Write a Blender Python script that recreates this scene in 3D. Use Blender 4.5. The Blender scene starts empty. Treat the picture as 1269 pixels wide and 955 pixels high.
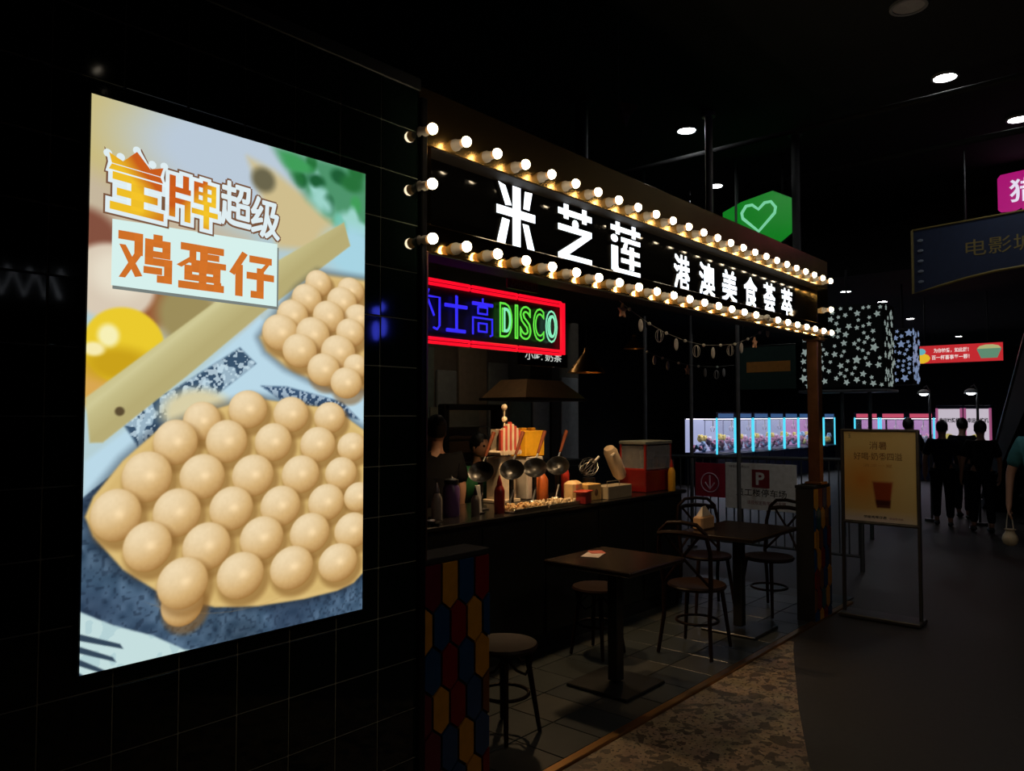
import bpy, math, random
import numpy as np
from mathutils import Vector, Matrix, Euler
random.seed(7); rng = np.random.default_rng(7)
SC = bpy.context.scene
COL = SC.collection
R = math.radians

# ---------------------------------------------------------------- camera
cam_d = bpy.data.cameras.new('camera'); cam = bpy.data.objects.new('camera', cam_d); COL.objects.link(cam)
cam_d.sensor_width = 36.0; cam_d.lens = 36.0 * 953 / 1269; cam_d.clip_end = 200; cam_d.clip_start = 0.05
cam.location = (0, 0, 1.6)
cam.rotation_euler = (R(90 + 2.22), 0, R(41 - 90))
SC.camera = cam
# ---------------------------------------------------------------- world / view
w = bpy.data.worlds.new('world'); SC.world = w; w.use_nodes = True
bgn = w.node_tree.nodes['Background']; bgn.inputs[0].default_value = (0.8, 0.95, 1.0, 1); bgn.inputs[1].default_value = 0.0012
SC.view_settings.view_transform = 'Standard'; SC.view_settings.look = 'None'
SC.view_settings.exposure = 0.0; SC.view_settings.gamma = 1.0
BULB = 26.0       # radiance of a sign bulb
PEND = 24.0        # watts of a pendant lamp over the counter
MALL = 60.0      # radiance of a mall downlight

SPOT = 42.0       # watts of the track spotlights over the corridor
KIT = 3.5         # radiance of the lamp added to light the kitchen wall

# ---------------------------------------------------------------- materials
_m = {}
def srgb(r, g, b):
    f = lambda c: (c / 255) / 12.92 if c / 255 <= 0.04045 else ((c / 255 + 0.055) / 1.055) ** 2.4
    return (f(r), f(g), f(b))
def mat(name, col=(.5, .5, .5), rough=.5, metal=0., em=None, es=1., noise=.25, nscale=20., bump=0., trans=0., alpha=1., coat=0., spec=None):
    if name in _m: return _m[name]
    m = bpy.data.materials.new(name); m.use_nodes = True; nt = m.node_tree; p = nt.nodes['Principled BSDF']
    p.inputs['Roughness'].default_value = rough; p.inputs['Metallic'].default_value = metal
    p.inputs['Base Color'].default_value = (*col, 1)
    if trans: p.inputs['Transmission Weight'].default_value = trans
    if spec is not None: p.inputs['Specular IOR Level'].default_value = spec
    if coat: p.inputs['Coat Weight'].default_value = coat
    if alpha < 1: p.inputs['Alpha'].default_value = alpha
    if em is not None:
        p.inputs['Emission Color'].default_value = (*em, 1); p.inputs['Emission Strength'].default_value = es
    if noise and em is None:
        tc = nt.nodes.new('ShaderNodeTexCoord'); n = nt.nodes.new('ShaderNodeTexNoise'); n.inputs['Scale'].default_value = nscale
        n.inputs['Detail'].default_value = 4
        nt.links.new(tc.outputs['Object'], n.inputs['Vector'])
        mx = nt.nodes.new('ShaderNodeMix'); mx.data_type = 'RGBA'
        mx.inputs[6].default_value = (*[c * (1 - noise) for c in col], 1); mx.inputs[7].default_value = (*[min(1, c * (1 + noise)) for c in col], 1)
        nt.links.new(n.outputs['Fac'], mx.inputs[0]); nt.links.new(mx.outputs[2], p.inputs['Base Color'])
        if bump:
            b = nt.nodes.new('ShaderNodeBump'); b.inputs['Strength'].default_value = bump; b.inputs['Distance'].default_value = .01
            nt.links.new(n.outputs['Fac'], b.inputs['Height']); nt.links.new(b.outputs[0], p.inputs['Normal'])
    _m[name] = m; return m
def emis(name, col, s): return mat(name, (0.02, 0.02, 0.02), .4, em=col, es=s)
def vcol_mat(name, emit):
    if name in _m: return _m[name]
    m = bpy.data.materials.new(name); m.use_nodes = True; nt = m.node_tree; p = nt.nodes['Principled BSDF']
    a = nt.nodes.new('ShaderNodeAttribute'); a.attribute_name = 'Col'
    p.inputs['Roughness'].default_value = .35
    if emit:
        p.inputs['Base Color'].default_value = (.02, .02, .02, 1)
        nt.links.new(a.outputs['Color'], p.inputs['Emission Color']); p.inputs['Emission Strength'].default_value = emit
    else: nt.links.new(a.outputs['Color'], p.inputs['Base Color'])
    _m[name] = m; return m
def terrazzo():
    m = bpy.data.materials.new('terrazzo'); m.use_nodes = True; nt = m.node_tree; p = nt.nodes['Principled BSDF']; L = nt.links.new
    tc = nt.nodes.new('ShaderNodeTexCoord')
    v = nt.nodes.new('ShaderNodeTexVoronoi'); v.inputs['Scale'].default_value = 22; L(tc.outputs['Object'], v.inputs['Vector'])
    n = nt.nodes.new('ShaderNodeTexNoise'); n.inputs['Scale'].default_value = 6; n.inputs['Detail'].default_value = 6; L(tc.outputs['Object'], n.inputs['Vector'])
    r1 = nt.nodes.new('ShaderNodeValToRGB'); e = r1.color_ramp.elements
    e[0].position = .0; e[0].color = (.10, .07, .045, 1); e[1].position = 1; e[1].color = (.42, .31, .20, 1)
    for ps, c in ((.14, (.10, .07, .045)), (.22, (.28, .20, .125)), (.55, (.34, .25, .155)), (.78, (.20, .145, .095)), (.84, (.30, .225, .145))):
        q = e.new(ps); q.color = (*c, 1)
    r1.color_ramp.interpolation = 'CONSTANT'
    sx = nt.nodes.new('ShaderNodeSeparateColor'); L(v.outputs['Color'], sx.inputs[0]); L(sx.outputs[0], r1.inputs[0])
    r2 = nt.nodes.new('ShaderNodeValToRGB'); r2.color_ramp.elements[0].position = .57; r2.color_ramp.elements[1].position = .62
    n2 = nt.nodes.new('ShaderNodeTexNoise'); n2.inputs['Scale'].default_value = 55; n2.inputs['Detail'].default_value = 3; L(tc.outputs['Object'], n2.inputs['Vector'])
    L(n2.outputs['Fac'], r2.inputs[0])
    mx = nt.nodes.new('ShaderNodeMix'); mx.data_type = 'RGBA'; L(r2.outputs[0], mx.inputs[0]); L(r1.outputs[0], mx.inputs[6]); mx.inputs[7].default_value = (.05, .036, .024, 1)
    m2 = nt.nodes.new('ShaderNodeMix'); m2.data_type = 'RGBA'; m2.blend_type = 'MULTIPLY'; m2.inputs[0].default_value = .35
    L(mx.outputs[2], m2.inputs[6]); L(n.outputs['Color'], m2.inputs[7]); L(m2.outputs[2], p.inputs['Base Color'])
    p.inputs['Roughness'].default_value = .45
    _m['terrazzo'] = m; return m

# ---------------------------------------------------------------- mesh builder
class MB:
    def __init__(s): s.v = []; s.f = []; s.mi = []
    def add(s, v, f, mi=0):
        o = len(s.v); s.v += [tuple(p) for p in v]; s.f += [tuple(i + o for i in q) for q in f]; s.mi += [mi] * len(f); return s
    def box(s, c, d, rot=None, mi=0, taper=1.0):
        x, y, z = [k / 2 for k in d]; P = []
        for sz in (-1, 1):
            t = taper if sz > 0 else 1
            for sx, sy in ((-1, -1), (1, -1), (1, 1), (-1, 1)): P.append(Vector((sx * x * t, sy * y * t, sz * z)))
        if rot is not None:
            M = rot if isinstance(rot, Matrix) else Euler(rot).to_matrix()
            P = [M @ p for p in P]
        P = [p + Vector(c) for p in P]
        return s.add(P, [(3, 2, 1, 0), (4, 5, 6, 7), (0, 1, 5, 4), (1, 2, 6, 5), (2, 3, 7, 6), (3, 0, 4, 7)], mi)
    def bbox(s, c, d, b=.004, mi=0, rot=None):   # bevelled box: chamfered vertical & horizontal edges
        x, y, z = [k / 2 for k in d]; b = min(b, x * .45, y * .45, z * .45); P = []
        ring = lambda X, Y, Z: [(-X + b, -Y, Z), (X - b, -Y, Z), (X, -Y + b, Z), (X, Y - b, Z), (X - b, Y, Z), (-X + b, Y, Z), (-X, Y - b, Z), (-X, -Y + b, Z)]
        for X, Y, Z in ((x - b, y - b, -z), (x, y, -z + b), (x, y, z - b), (x - b, y - b, z)): P += ring(X, Y, Z)
        F = [tuple(range(7, -1, -1)), tuple(range(24, 32))]
        for k in range(3):
            for i in range(8): F.append((k * 8 + i, k * 8 + (i + 1) % 8, k * 8 + 8 + (i + 1) % 8, k * 8 + 8 + i))
        P = [Vector(p) for p in P]
        if rot is not None:
            M = rot if isinstance(rot, Matrix) else Euler(rot).to_matrix(); P = [M @ p for p in P]
        return s.add([p + Vector(c) for p in P], F, mi)
    def cyl(s, a, b, r0, r1=None, n=12, mi=0, cap=True):
        r1 = r0 if r1 is None else r1; a = Vector(a); b = Vector(b); d = (b - a).normalized()
        u = d.orthogonal().normalized(); w_ = d.cross(u); P = []
        for c, r in ((a, r0), (b, r1)):
            for i in range(n): t = 2 * math.pi * i / n; P.append(c + (u * math.cos(t) + w_ * math.sin(t)) * r)
        F = [(i, (i + 1) % n, n + (i + 1) % n, n + i) for i in range(n)]
        if cap: F += [tuple(range(n - 1, -1, -1)), tuple(range(n, 2 * n))]
        return s.add(P, F, mi)
    def tube(s, pts, r, n=8, mi=0, closed=False):
        pts = [Vector(p) for p in pts]; N = len(pts); P = []; u = None
        rr = r if isinstance(r, (list, tuple)) else [r] * N
        for i in range(N):
            a = pts[(i - 1) % N] if closed or i else pts[i]; b = pts[(i + 1) % N] if closed or i < N - 1 else pts[i]
            d = (b - a); d = d.normalized() if d.length > 1e-9 else Vector((0, 0, 1))
            if u is None: u = d.orthogonal().normalized()
            else:
                u = u - d * u.dot(d); u = u.normalized() if u.length > 1e-6 else d.orthogonal().normalized()
            w_ = d.cross(u)
            for k in range(n): t = 2 * math.pi * k / n; P.append(pts[i] + (u * math.cos(t) + w_ * math.sin(t)) * rr[i])
        F = []
        for i in range(N if closed else N - 1):
            j = (i + 1) % N
            for k in range(n): F.append((i * n + k, i * n + (k + 1) % n, j * n + (k + 1) % n, j * n + k))
        if not closed: F += [tuple(range(n - 1, -1, -1)), tuple(range((N - 1) * n, N * n))]
        return s.add(P, F, mi)
    def lathe(s, prof, c=(0, 0, 0), M=None, n=20, mi=0, cap=True):   # prof: (radius, height) along local z
        P = []; F = []
        for r, h in prof:
            for k in range(n):
                t = 2 * math.pi * k / n; p = Vector((r * math.cos(t), r * math.sin(t), h))
                if M is not None: p = M @ p
                P.append(p + Vector(c))
        for i in range(len(prof) - 1):
            for k in range(n): F.append((i * n + k, i * n + (k + 1) % n, (i + 1) * n + (k + 1) % n, (i + 1) * n + k))
        if cap and prof[0][0] > 1e-5: F.append(tuple(range(n - 1, -1, -1)))
        if cap and prof[-1][0] > 1e-5: F.append(tuple(range((len(prof) - 1) * n, len(prof) * n)))
        return s.add(P, F, mi)
    def ball(s, c, r, n=12, mi=0, M=None):
        rx, ry, rz = (r, r, r) if not isinstance(r, (tuple, list)) else r
        P = []; F = []; k = max(5, n // 2 + 1)
        for i in range(1, k):
            a = math.pi * i / k
            for j in range(n): t = 2 * math.pi * j / n; P.append(Vector((rx * math.sin(a) * math.cos(t), ry * math.sin(a) * math.sin(t), -rz * math.cos(a))))
        P += [Vector((0, 0, -rz)), Vector((0, 0, rz))]; m = (k - 1) * n
        for i in range(k - 2):
            for j in range(n): F.append((i * n + j, i * n + (j + 1) % n, (i + 1) * n + (j + 1) % n, (i + 1) * n + j))
        for j in range(n): F.append((m, (j + 1) % n, j)); F.append((m + 1, m - n + j, m - n + (j + 1) % n))
        if M is not None: P = [M @ p for p in P]
        return s.add([p + Vector(c) for p in P], F, mi)
    def prism(s, poly, d, M=Matrix.Identity(4), mi=0, side=None):     # poly in local xy, extruded from z=0 to z=d
        n = len(poly); ar = sum(poly[i][0] * poly[(i + 1) % n][1] - poly[(i + 1) % n][0] * poly[i][1] for i in range(n))
        if ar < 0: poly = poly[::-1]
        P = [M @ Vector((x, y, 0)) for x, y in poly] + [M @ Vector((x, y, d)) for x, y in poly]
        F = [tuple(range(n - 1, -1, -1)), tuple(range(n, 2 * n))] + [(i, (i + 1) % n, n + (i + 1) % n, n + i) for i in range(n)]
        s.add(P, F, mi)
        if side is not None: s.mi[-n:] = [side] * n; s.mi[-n - 2] = side
        return s
    def build(s, name, mats, parent=None, smooth=False, loc=None, kind=None, label=None):
        me = bpy.data.meshes.new(name); me.from_pydata(s.v, [], s.f)
        if not isinstance(mats, (list, tuple)): mats = [mats]
        for m in mats: me.materials.append(m)
        if len(mats) > 1: me.polygons.foreach_set('material_index', s.mi)
        if smooth:
            me.polygons.foreach_set('use_smooth', [True] * len(me.polygons))
            try: me.set_sharp_from_angle(angle=R(40))
            except Exception: pass
        me.update()
        o = bpy.data.objects.new(name, me); COL.objects.link(o)
        if parent: o.parent = parent
        if loc is not None: o.location = loc
        if kind: o['kind'] = kind
        if label: o['label'] = label
        return o
def thing(name, label, cat, loc=(0, 0, 0), rz=0, group=None):
    o = bpy.data.objects.new(name, None); COL.objects.link(o); o.empty_display_size = .1
    o.location = loc; o.rotation_euler = (0, 0, rz); o['label'] = label; o['category'] = cat
    if group: o['group'] = group
    return o
def tag(o, label, cat, group=None):
    o['label'] = label; o['category'] = cat
    if group: o['group'] = group
    return o
def dup(o, loc=None, rz=None, label=None, parent=None, scale=None):
    c = o.copy(); COL.objects.link(c); c.parent = parent
    for ch in list(o.children): dup(ch, parent=c)
    if loc is not None: c.location = loc
    if rz is not None: c.rotation_euler = (0, 0, rz)
    if scale: c.scale = scale
    if label: c['label'] = label
    return c
FY = Matrix(((1, 0, 0, 0), (0, 0, -1, 0), (0, 1, 0, 0), (0, 0, 0, 1)))       # drawing plane facing -Y: x->X, y->Z
FX = Matrix(((0, 0, -1, 0), (-1, 0, 0, 0), (0, 1, 0, 0), (0, 0, 0, 1)))      # drawing plane facing -X: x->-Y, y->Z
def T(x, y, z): return Matrix.Translation((x, y, z))
def text(body, name, m, parent, M, w=None, h=None, ext=0., side=None, off=0., tube=0., center=False, res=4, bold=0., dirs=4):
    c = bpy.data.curves.new(name, 'FONT'); c.body = body; c.size = 1; c.offset = off; c.extrude = 0; c.resolution_u = res
    if tube: c.bevel_depth = tube; c.fill_mode = 'NONE'; c.bevel_resolution = 1
    o = bpy.data.objects.new(name, c); COL.objects.link(o)
    dg = bpy.context.evaluated_depsgraph_get(); me = bpy.data.meshes.new_from_object(o.evaluated_get(dg))
    COL.objects.unlink(o); bpy.data.objects.remove(o)
    n = len(me.vertices); a = np.zeros(n * 3); me.vertices.foreach_get('co', a); a = a.reshape(-1, 3)
    lo = a.min(0); hi = a.max(0)
    sx = w / (hi[0] - lo[0]) if w else None; sy = h / (hi[1] - lo[1]) if h else None
    sx = sx or sy; sy = sy or sx
    a[:, 0] = (a[:, 0] - lo[0]) * sx; a[:, 1] = (a[:, 1] - lo[1]) * sy; a[:, 2] *= (sx + sy) / 2
    if center: a[:, 0] -= (hi[0] - lo[0]) * sx / 2; a[:, 1] -= (hi[1] - lo[1]) * sy / 2
    if bold:
        faces0 = [tuple(p.vertices) for p in me.polygons]; k0 = sy * bold; VV = []; FF = []
        for q in range(dirs + 1):
            d_ = (0, 0) if q == dirs else (k0 * math.cos(math.pi / dirs + 2 * math.pi * q / dirs), k0 * math.sin(math.pi / dirs + 2 * math.pi * q / dirs))
            s2 = a.copy(); s2[:, 0] += d_[0]; s2[:, 1] += d_[1]; s2[:, 2] += q * .00004; VV.append(s2); FF += [tuple(i + q * n for i in f) for f in faces0]
        a = np.vstack(VV); n = len(a); bpy.data.meshes.remove(me); me = bpy.data.meshes.new(name); me.from_pydata([tuple(v) for v in a], [], FF)
    if ext:
        faces = [tuple(p.vertices) for p in me.polygons]
        ed = {}
        for f in faces:
            for i in range(len(f)):
                k = (f[i], f[(i + 1) % len(f)])
                if (k[1], k[0]) in ed: del ed[(k[1], k[0])]
                else: ed[k] = 1
        top = a.copy(); top[:, 2] += ext
        V = np.vstack([a, top]); F = [tuple(i + n for i in f) for f in faces] + [(i, j, j + n, i + n) for i, j in ed]
        bpy.data.meshes.remove(me); me = bpy.data.meshes.new(name); me.from_pydata([tuple(v) for v in V], [], F)
    else:
        me.vertices.foreach_set('co', a.ravel())
    me.transform(M); me.materials.clear(); me.materials.append(m); me.update()
    if ext and side:
        me.materials.append(side); nf = len(faces); me.polygons.foreach_set('material_index', [0] * nf + [1] * (len(me.polygons) - nf))
    me.name = name
    o = bpy.data.objects.new(name, me); COL.objects.link(o)
    if parent: o.parent = parent
    return o
def paint_grid(name, arr, W, H, m, parent, M):     # arr (h,w,3) sRGB 0..1, row 0 = top ; flat print
    h, w_, _ = arr.shape; xs = np.linspace(0, W, w_); ys = np.linspace(H, 0, h)
    X, Y = np.meshgrid(xs, ys); P = np.stack([X, Y, np.zeros_like(X), np.ones_like(X)], -1).reshape(-1, 4)
    P = (P @ np.array(M).T)[:, :3]
    idx = np.arange(h * w_).reshape(h, w_); F = np.stack([idx[1:, :-1], idx[1:, 1:], idx[:-1, 1:], idx[:-1, :-1]], -1).reshape(-1, 4)
    me = bpy.data.meshes.new(name); me.vertices.add(len(P)); me.vertices.foreach_set('co', P.ravel())
    me.loops.add(F.size); me.loops.foreach_set('vertex_index', F.ravel()); me.polygons.add(len(F)); me.polygons.foreach_set('loop_start', np.arange(0, F.size, 4)); me.polygons.foreach_set('loop_total', np.full(len(F), 4))
    me.update(calc_edges=True); me.validate()
    c = np.clip(arr, 0, 1); lin = np.where(c <= .04045, c / 12.92, ((c + .055) / 1.055) ** 2.4)
    at = me.color_attributes.new('Col', 'FLOAT_COLOR', 'POINT'); at.data.foreach_set('color', np.concatenate([lin, np.ones((h, w_, 1))], -1).ravel())
    me.materials.append(m); o = bpy.data.objects.new(name, me); COL.objects.link(o); o.parent = parent; return o
def vnoise(h, w_, cells_y, cells_x):
    g = rng.random((cells_y + 2, cells_x + 2)); y = np.linspace(0, cells_y, h); x = np.linspace(0, cells_x, w_)
    yi = y.astype(int); xi = x.astype(int); fy = (y - yi)[:, None]; fx = (x - xi)[None]; fy = fy * fy * (3 - 2 * fy); fx = fx * fx * (3 - 2 * fx)
    return (g[yi][:, xi] * (1 - fx) + g[yi][:, xi + 1] * fx) * (1 - fy) + (g[yi + 1][:, xi] * (1 - fx) + g[yi + 1][:, xi + 1] * fx) * fy
def sdpoly(X, Y, pts):
    d = np.full(X.shape, 1e9); s = np.ones(X.shape); n = len(pts)
    for i in range(n):
        ax, ay = pts[i]; bx, by = pts[i - 1]; ex, ey = bx - ax, by - ay; wx, wy = X - ax, Y - ay
        t = np.clip((wx * ex + wy * ey) / (ex * ex + ey * ey + 1e-12), 0, 1); d = np.minimum(d, (wx - ex * t) ** 2 + (wy - ey * t) ** 2)
        c1 = Y >= ay; c2 = Y < by; c3 = ex * wy > ey * wx
        s = np.where((c1 & c2 & c3) | (~c1 & ~c2 & ~c3), -s, s)
    return s * np.sqrt(d)
def blend(A, m, col): return A * (1 - m[..., None]) + np.asarray(col) * m[..., None]
def sm(d, w_): t = np.clip(.5 - d / (2 * w_), 0, 1); return t * t * (3 - 2 * t)

# ---------------------------------------------------------------- common materials
M_black = mat('black_paint', (.006, .007, .007), .6)
M_ceil = mat('ceiling_black', (.004, .004, .004), .9)
M_tile = mat('black_glazed_tile', (.004, .009, .007), .045, noise=.15, nscale=3, bump=.0)
M_grout = mat('grout', (.38, .37, .28), .8)
M_gold = mat('gold_mirror_steel', (.78, .50, .16), .10, 1., noise=.1, nscale=2.5, bump=.25)
M_gold2 = mat('brushed_gold_steel', (.70, .45, .15), .24, 1., noise=.2, nscale=3, bump=.3)
M_brass = mat('brass', (.72, .40, .16), .28, 1., noise=.15, nscale=8)
M_panel = mat('black_glass_panel', (.004, .004, .004), .08, noise=.1)
M_bulb = emis('bulb_dome_lit', (1., .80, .52), BULB)
M_bulbback = mat('bulb_back_glow', (.6, .5, .4), .4, em=(1., .45, .12), es=.45)
M_off = mat('bulb_unlit', (.6, .55, .48), .2)
M_sock = mat('white_ceramic', (.75, .70, .64), .35, noise=.1)
M_letter = emis('letter_white', (.86, .93, 1.0), 1.9)
M_lside = mat('letter_return', (.03, .03, .03), .4)
M_steel = mat('dark_steel', (.05, .05, .05), .35, .8)
M_chrome = mat('brushed_steel', (.45, .45, .44), .3, 1.)
M_wood = mat('dark_bentwood', (.014, .006, .004), .5, noise=.4, spec=.12)
M_skin = mat('skin', (.42, .22, .14), .5, noise=.1)
M_hair = mat('black_hair', (.008, .007, .006), .5)

# ---------------------------------------------------------------- structure
fl = MB().box((11, 1.5, -.06), (30, 17, .12)).build('floor', mat('dark_floor', (.032, .026, .022), .5, noise=.35, nscale=30)); fl['kind'] = 'structure'
tz = [(-2, -5), (2.0, -5), (1.9, -1.2), (2.15, 0), (2.8, .8), (3.582, 1.318), (4.221, 1.606), (4.866, 1.873), (5.25, 2.03), (5.444, 2.10), (5.45, 2.14), (-2, 2.14)]
MB().prism(tz, .004).build('terrazzo_inlay', terrazzo(), fl)
M_ft = [mat('floor_tile_%d' % k, c, .35, noise=.3, nscale=12) for k, c in enumerate([(.036, .042, .042), (.026, .032, .036), (.046, .047, .043)])]
fts = [MB().bbox((0, 0, .004), (.294, .294, .012), .002).build('tile', mm, fl) for mm in M_ft]
k = 0
for i in range(17):
    for j in range(5):
        x = 2.15 + i * .3; y = 2.35 + j * .3
        o = fts[(i * 7 + j * 3 + i * j) % 3]
        if k < 3 and o.location.x == 0: o.location = (x, y, 0); k += 1
        else: o = o.copy(); COL.objects.link(o); o.location = (x, y, 0)
tr = MB().bbox((4.3, 2.17, .006), (5.2, .05, .02), .004).build('trim_1', M_brass); tr['kind'] = 'structure'
cl = MB().box((11, 1.5, 4.46), (30, 17, .12)).build('ceiling', M_ceil); cl['kind'] = 'structure'
cl2 = MB().box((18.5, 1.5, 3.95), (15, 17, .8)).box((10.98, 1.5, 3.56), (.06, 17, .1)).build('soffit', M_ceil, cl)
# shallow ducts and pipes on the ceiling
for k, (x, r_) in enumerate(((8.28, .03), (6.94, .025))):
    MB().cyl((x, -4, 4.2), (x, 6, 4.2), r_).build('pipe', mat('grey_pipe', (.02, .02, .02), .9, spec=.15), cl)
for nm, c, d in (('wall_back', (11, 9.95, 2.2), (30, .1, 4.4)), ('wall_far', (25.95, 1.5, 2.2), (.1, 17, 4.4)), ('wall_right', (11, -6.95, 2.2), (30, .1, 4.4)), ('wall_behind', (-3.95, 1.5, 2.2), (.1, 17, 4.4))):
    MB().box(c, d).build(nm, M_ceil, kind='structure')
# tiled wall beside the stall
wl = MB().box((.33, 2.30, 1.41), (3.2, .304, 2.82)).build('wall_left', M_grout, kind='structure')
MB().bbox((.33, 2.31, 2.85), (3.22, .34, .05)).build('coping', M_black, wl)
tm = MB().bbox((0, 0, 0), (.1745, .012, .1745), .0016).build('tile', M_tile, wl)
n = 0
for i in range(18):
    for j in range(16):
        x = 1.842 - i * .178; z = .085 + j * .178
        if x < -1.15: continue
        o = tm if n == 0 else tm.copy()
        if n: COL.objects.link(o)
        o.location = (x, 2.1505, z); o.rotation_euler = (R(random.uniform(-.25, .25)), 0, R(random.uniform(-.25, .25))); n += 1
MB().bbox((1.945, 2.17, 1.4), (.03, .09, 2.8), .004).build('trim_2', mat('black_metal_edge', (.01, .01, .01), .3, .5), kind='structure')

# ---------------------------------------------------------------- lightbox poster
def make_poster():
    h, w_ = 560, 340; V, U = np.meshgrid(np.linspace(0, 1, h), np.linspace(0, 1, w_), indexing='ij'); X = U * .893; Y = V * 1.5
    P = lambda pts: [(a * .893, b * 1.5) for a, b in pts]
    N1 = vnoise(h, w_, 10, 6); N2 = vnoise(h, w_, 70, 44); N3 = vnoise(h, w_, 190, 120)
    A = np.zeros((h, w_, 3)) + np.array([.70, .78, .80])
    t = np.clip(V * 2.2, 0, 1)[..., None]; A = A * (1 - t) + np.array([.72, .82, .84]) * t
    def ell(u, v, ru, rv): return np.sqrt(((U - u) / ru) ** 2 + ((V - v) / rv) ** 2) - 1
    A = blend(A, sm(ell(.05, .08, .28, .12), .45), (.80, .74, .50))
    A = blend(A, sm(ell(.42, .05, .32, .10), .5), (.74, .80, .86))
    A = blend(A, sm(sdpoly(X, Y, P([(-.1, .12), (.2, .16), (.5, .2), (.62, .28), (.5, .38), (.2, .42), (-.1, .3)])), .05), (.78, .72, .62))
    # board and shadow
    A = blend(A, sm(sdpoly(X, Y, P([(.50, .037), (.6, .05), (.93, .144), (.80, .20), (.62, .21)])), .02), (.82, .75, .56))
    A = blend(A, sm(ell(.56, .075, .045, .025), .4), (.42, .40, .30))
    # green leaves
    lm = sm(sdpoly(X, Y, P([(.60, .0), (1.1, -.02), (1.1, .17), (.92, .15), (.74, .09)])), .03)
    A = blend(A, lm, (.30, .58, .42))
    for q in range(26):
        u, v = random.uniform(.66, 1.0), random.uniform(.0, .16); c = random.choice([(.14, .44, .22), (.45, .78, .70), (.10, .36, .2), (.62, .84, .80), (.25, .62, .35)])
        A = blend(A, sm(ell(u, v, random.uniform(.02, .06), random.uniform(.01, .03)), .5) * lm, c)
    A = blend(A, sm(ell(.95, .19, .14, .06), .4), (.66, .84, .90))
    # egg shell, yolk
    A = blend(A, sm(ell(-.03, .25, .12, .05), .25), (.52, .32, .25))
    A = blend(A, sm(ell(.16, .345, .13, .055), .2), (.60, .36, .22)); A = blend(A, sm(ell(.30, .37, .1, .06), .3), (.62, .56, .36))
    A = blend(A, sm(ell(.07, .325, .125, .068), .12), (.86, .80, .72)); A = blend(A, sm(ell(.09, .31, .08, .04), .5), (.92, .88, .80))
    A = blend(A, sm(ell(.06, .49, .14, .06), .2), (.86, .66, .32)); A = blend(A, sm(ell(.108, .436, .118, .068), .06), (.93, .80, .18))
    A = blend(A, sm(ell(.09, .47, .10, .03), .5), (.80, .64, .10)); A = blend(A, sm(ell(.06, .42, .03, .02), .4), (.98, .95, .72)); A = blend(A, sm(ell(.02, .445, .03, .012), .4), (.98, .93, .7))
    # printed paper
    A = blend(A, sm(sdpoly(X, Y, P([(.0, .64), (.3, .5), (.55, .36), (.75, .44), (1.0, .50), (1, .64), (.4, .64), (.0, .74)])), .01), (.74, .86, .92))
    m = sm(sdpoly(X, Y, P([(.25, .515), (.48, .425), (.54, .455), (.40, .52), (.3, .56), (.16, .625), (.08, .55)])), .006)
    A = blend(A, m, (.22, .32, .42)); A = blend(A, m * (N3 > .62) * .8, (.80, .88, .92)); A = blend(A, m * sm(.45 - N2, .04) * .7, (.78, .88, .93))
    m = sm(sdpoly(X, Y, P([(.56, .50), (.66, .50), (.9, .53), (.98, .57), (.9, .56), (.7, .55)])), .006); A = blend(A, m, (.22, .32, .44)); A = blend(A, m * (N3 > .55) * .7, (.8, .88, .93))
    # wooden rod
    rod = sdpoly(X, Y, P([(.90, .125), (.93, .175), (.55, .355), (.30, .485), (.05, .607), (.015, .607), (.0, .53), (.5, .285)]))
    A = blend(A, sm(rod, .004), (.80, .77, .56))
    al = (X / .893 * .52 + V - .57); A = blend(A, sm(rod, .004) * np.clip((al + .02) * 9, 0, .55), (.66, .60, .38)); A = blend(A, sm(rod, .004) * sm(np.abs(al + .02), .02) * .5, (.90, .88, .70))
    A = blend(A, sm(ell(.096, .553, .014, .008), .3), (.36, .30, .2))
    # slate
    sl = sm(sdpoly(X, Y, P([(-.02, .71), (.118, .645), (.3, .6), (1.02, .85), (1.02, 1.02), (.33, 1.02), (.298, .995), (.205, .959), (.09, .927), (-.02, .885)])), .004)
    sc = np.stack([.20 + .16 * N2, .29 + .17 * N2, .38 + .18 * N2], -1) * (0.65 + .6 * N1[..., None])
    A = A * (1 - sl[..., None]) + sc * sl[..., None]
    A = blend(A, sl * np.clip((N3 - .6) * 2, 0, .5), (.12, .17, .24)); A = blend(A, sl * np.clip((N1 - .6) * 2.5, 0, .6), (.13, .18, .26))
    cm = sm(sdpoly(X, Y, P([(-.02, .889), (.09, .927), (.205, .959), (.298, .995), (.4, 1.02), (-.02, 1.02)])), .005); A = blend(A, cm, (.78, .88, .88)); A = blend(A, cm * (N2 > .6) * .35, (.60, .74, .78))
    for q in range(4):
        u0, v0 = -.02, .925 + q * .02
        A = blend(A, sm(sdpoly(X, Y, P([(u0, v0), (.11 - q * .02, v0 + .036), (.12 - q * .02, v0 + .046), (u0, v0 + .012)])), .002), (.20, .27, .34))
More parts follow.
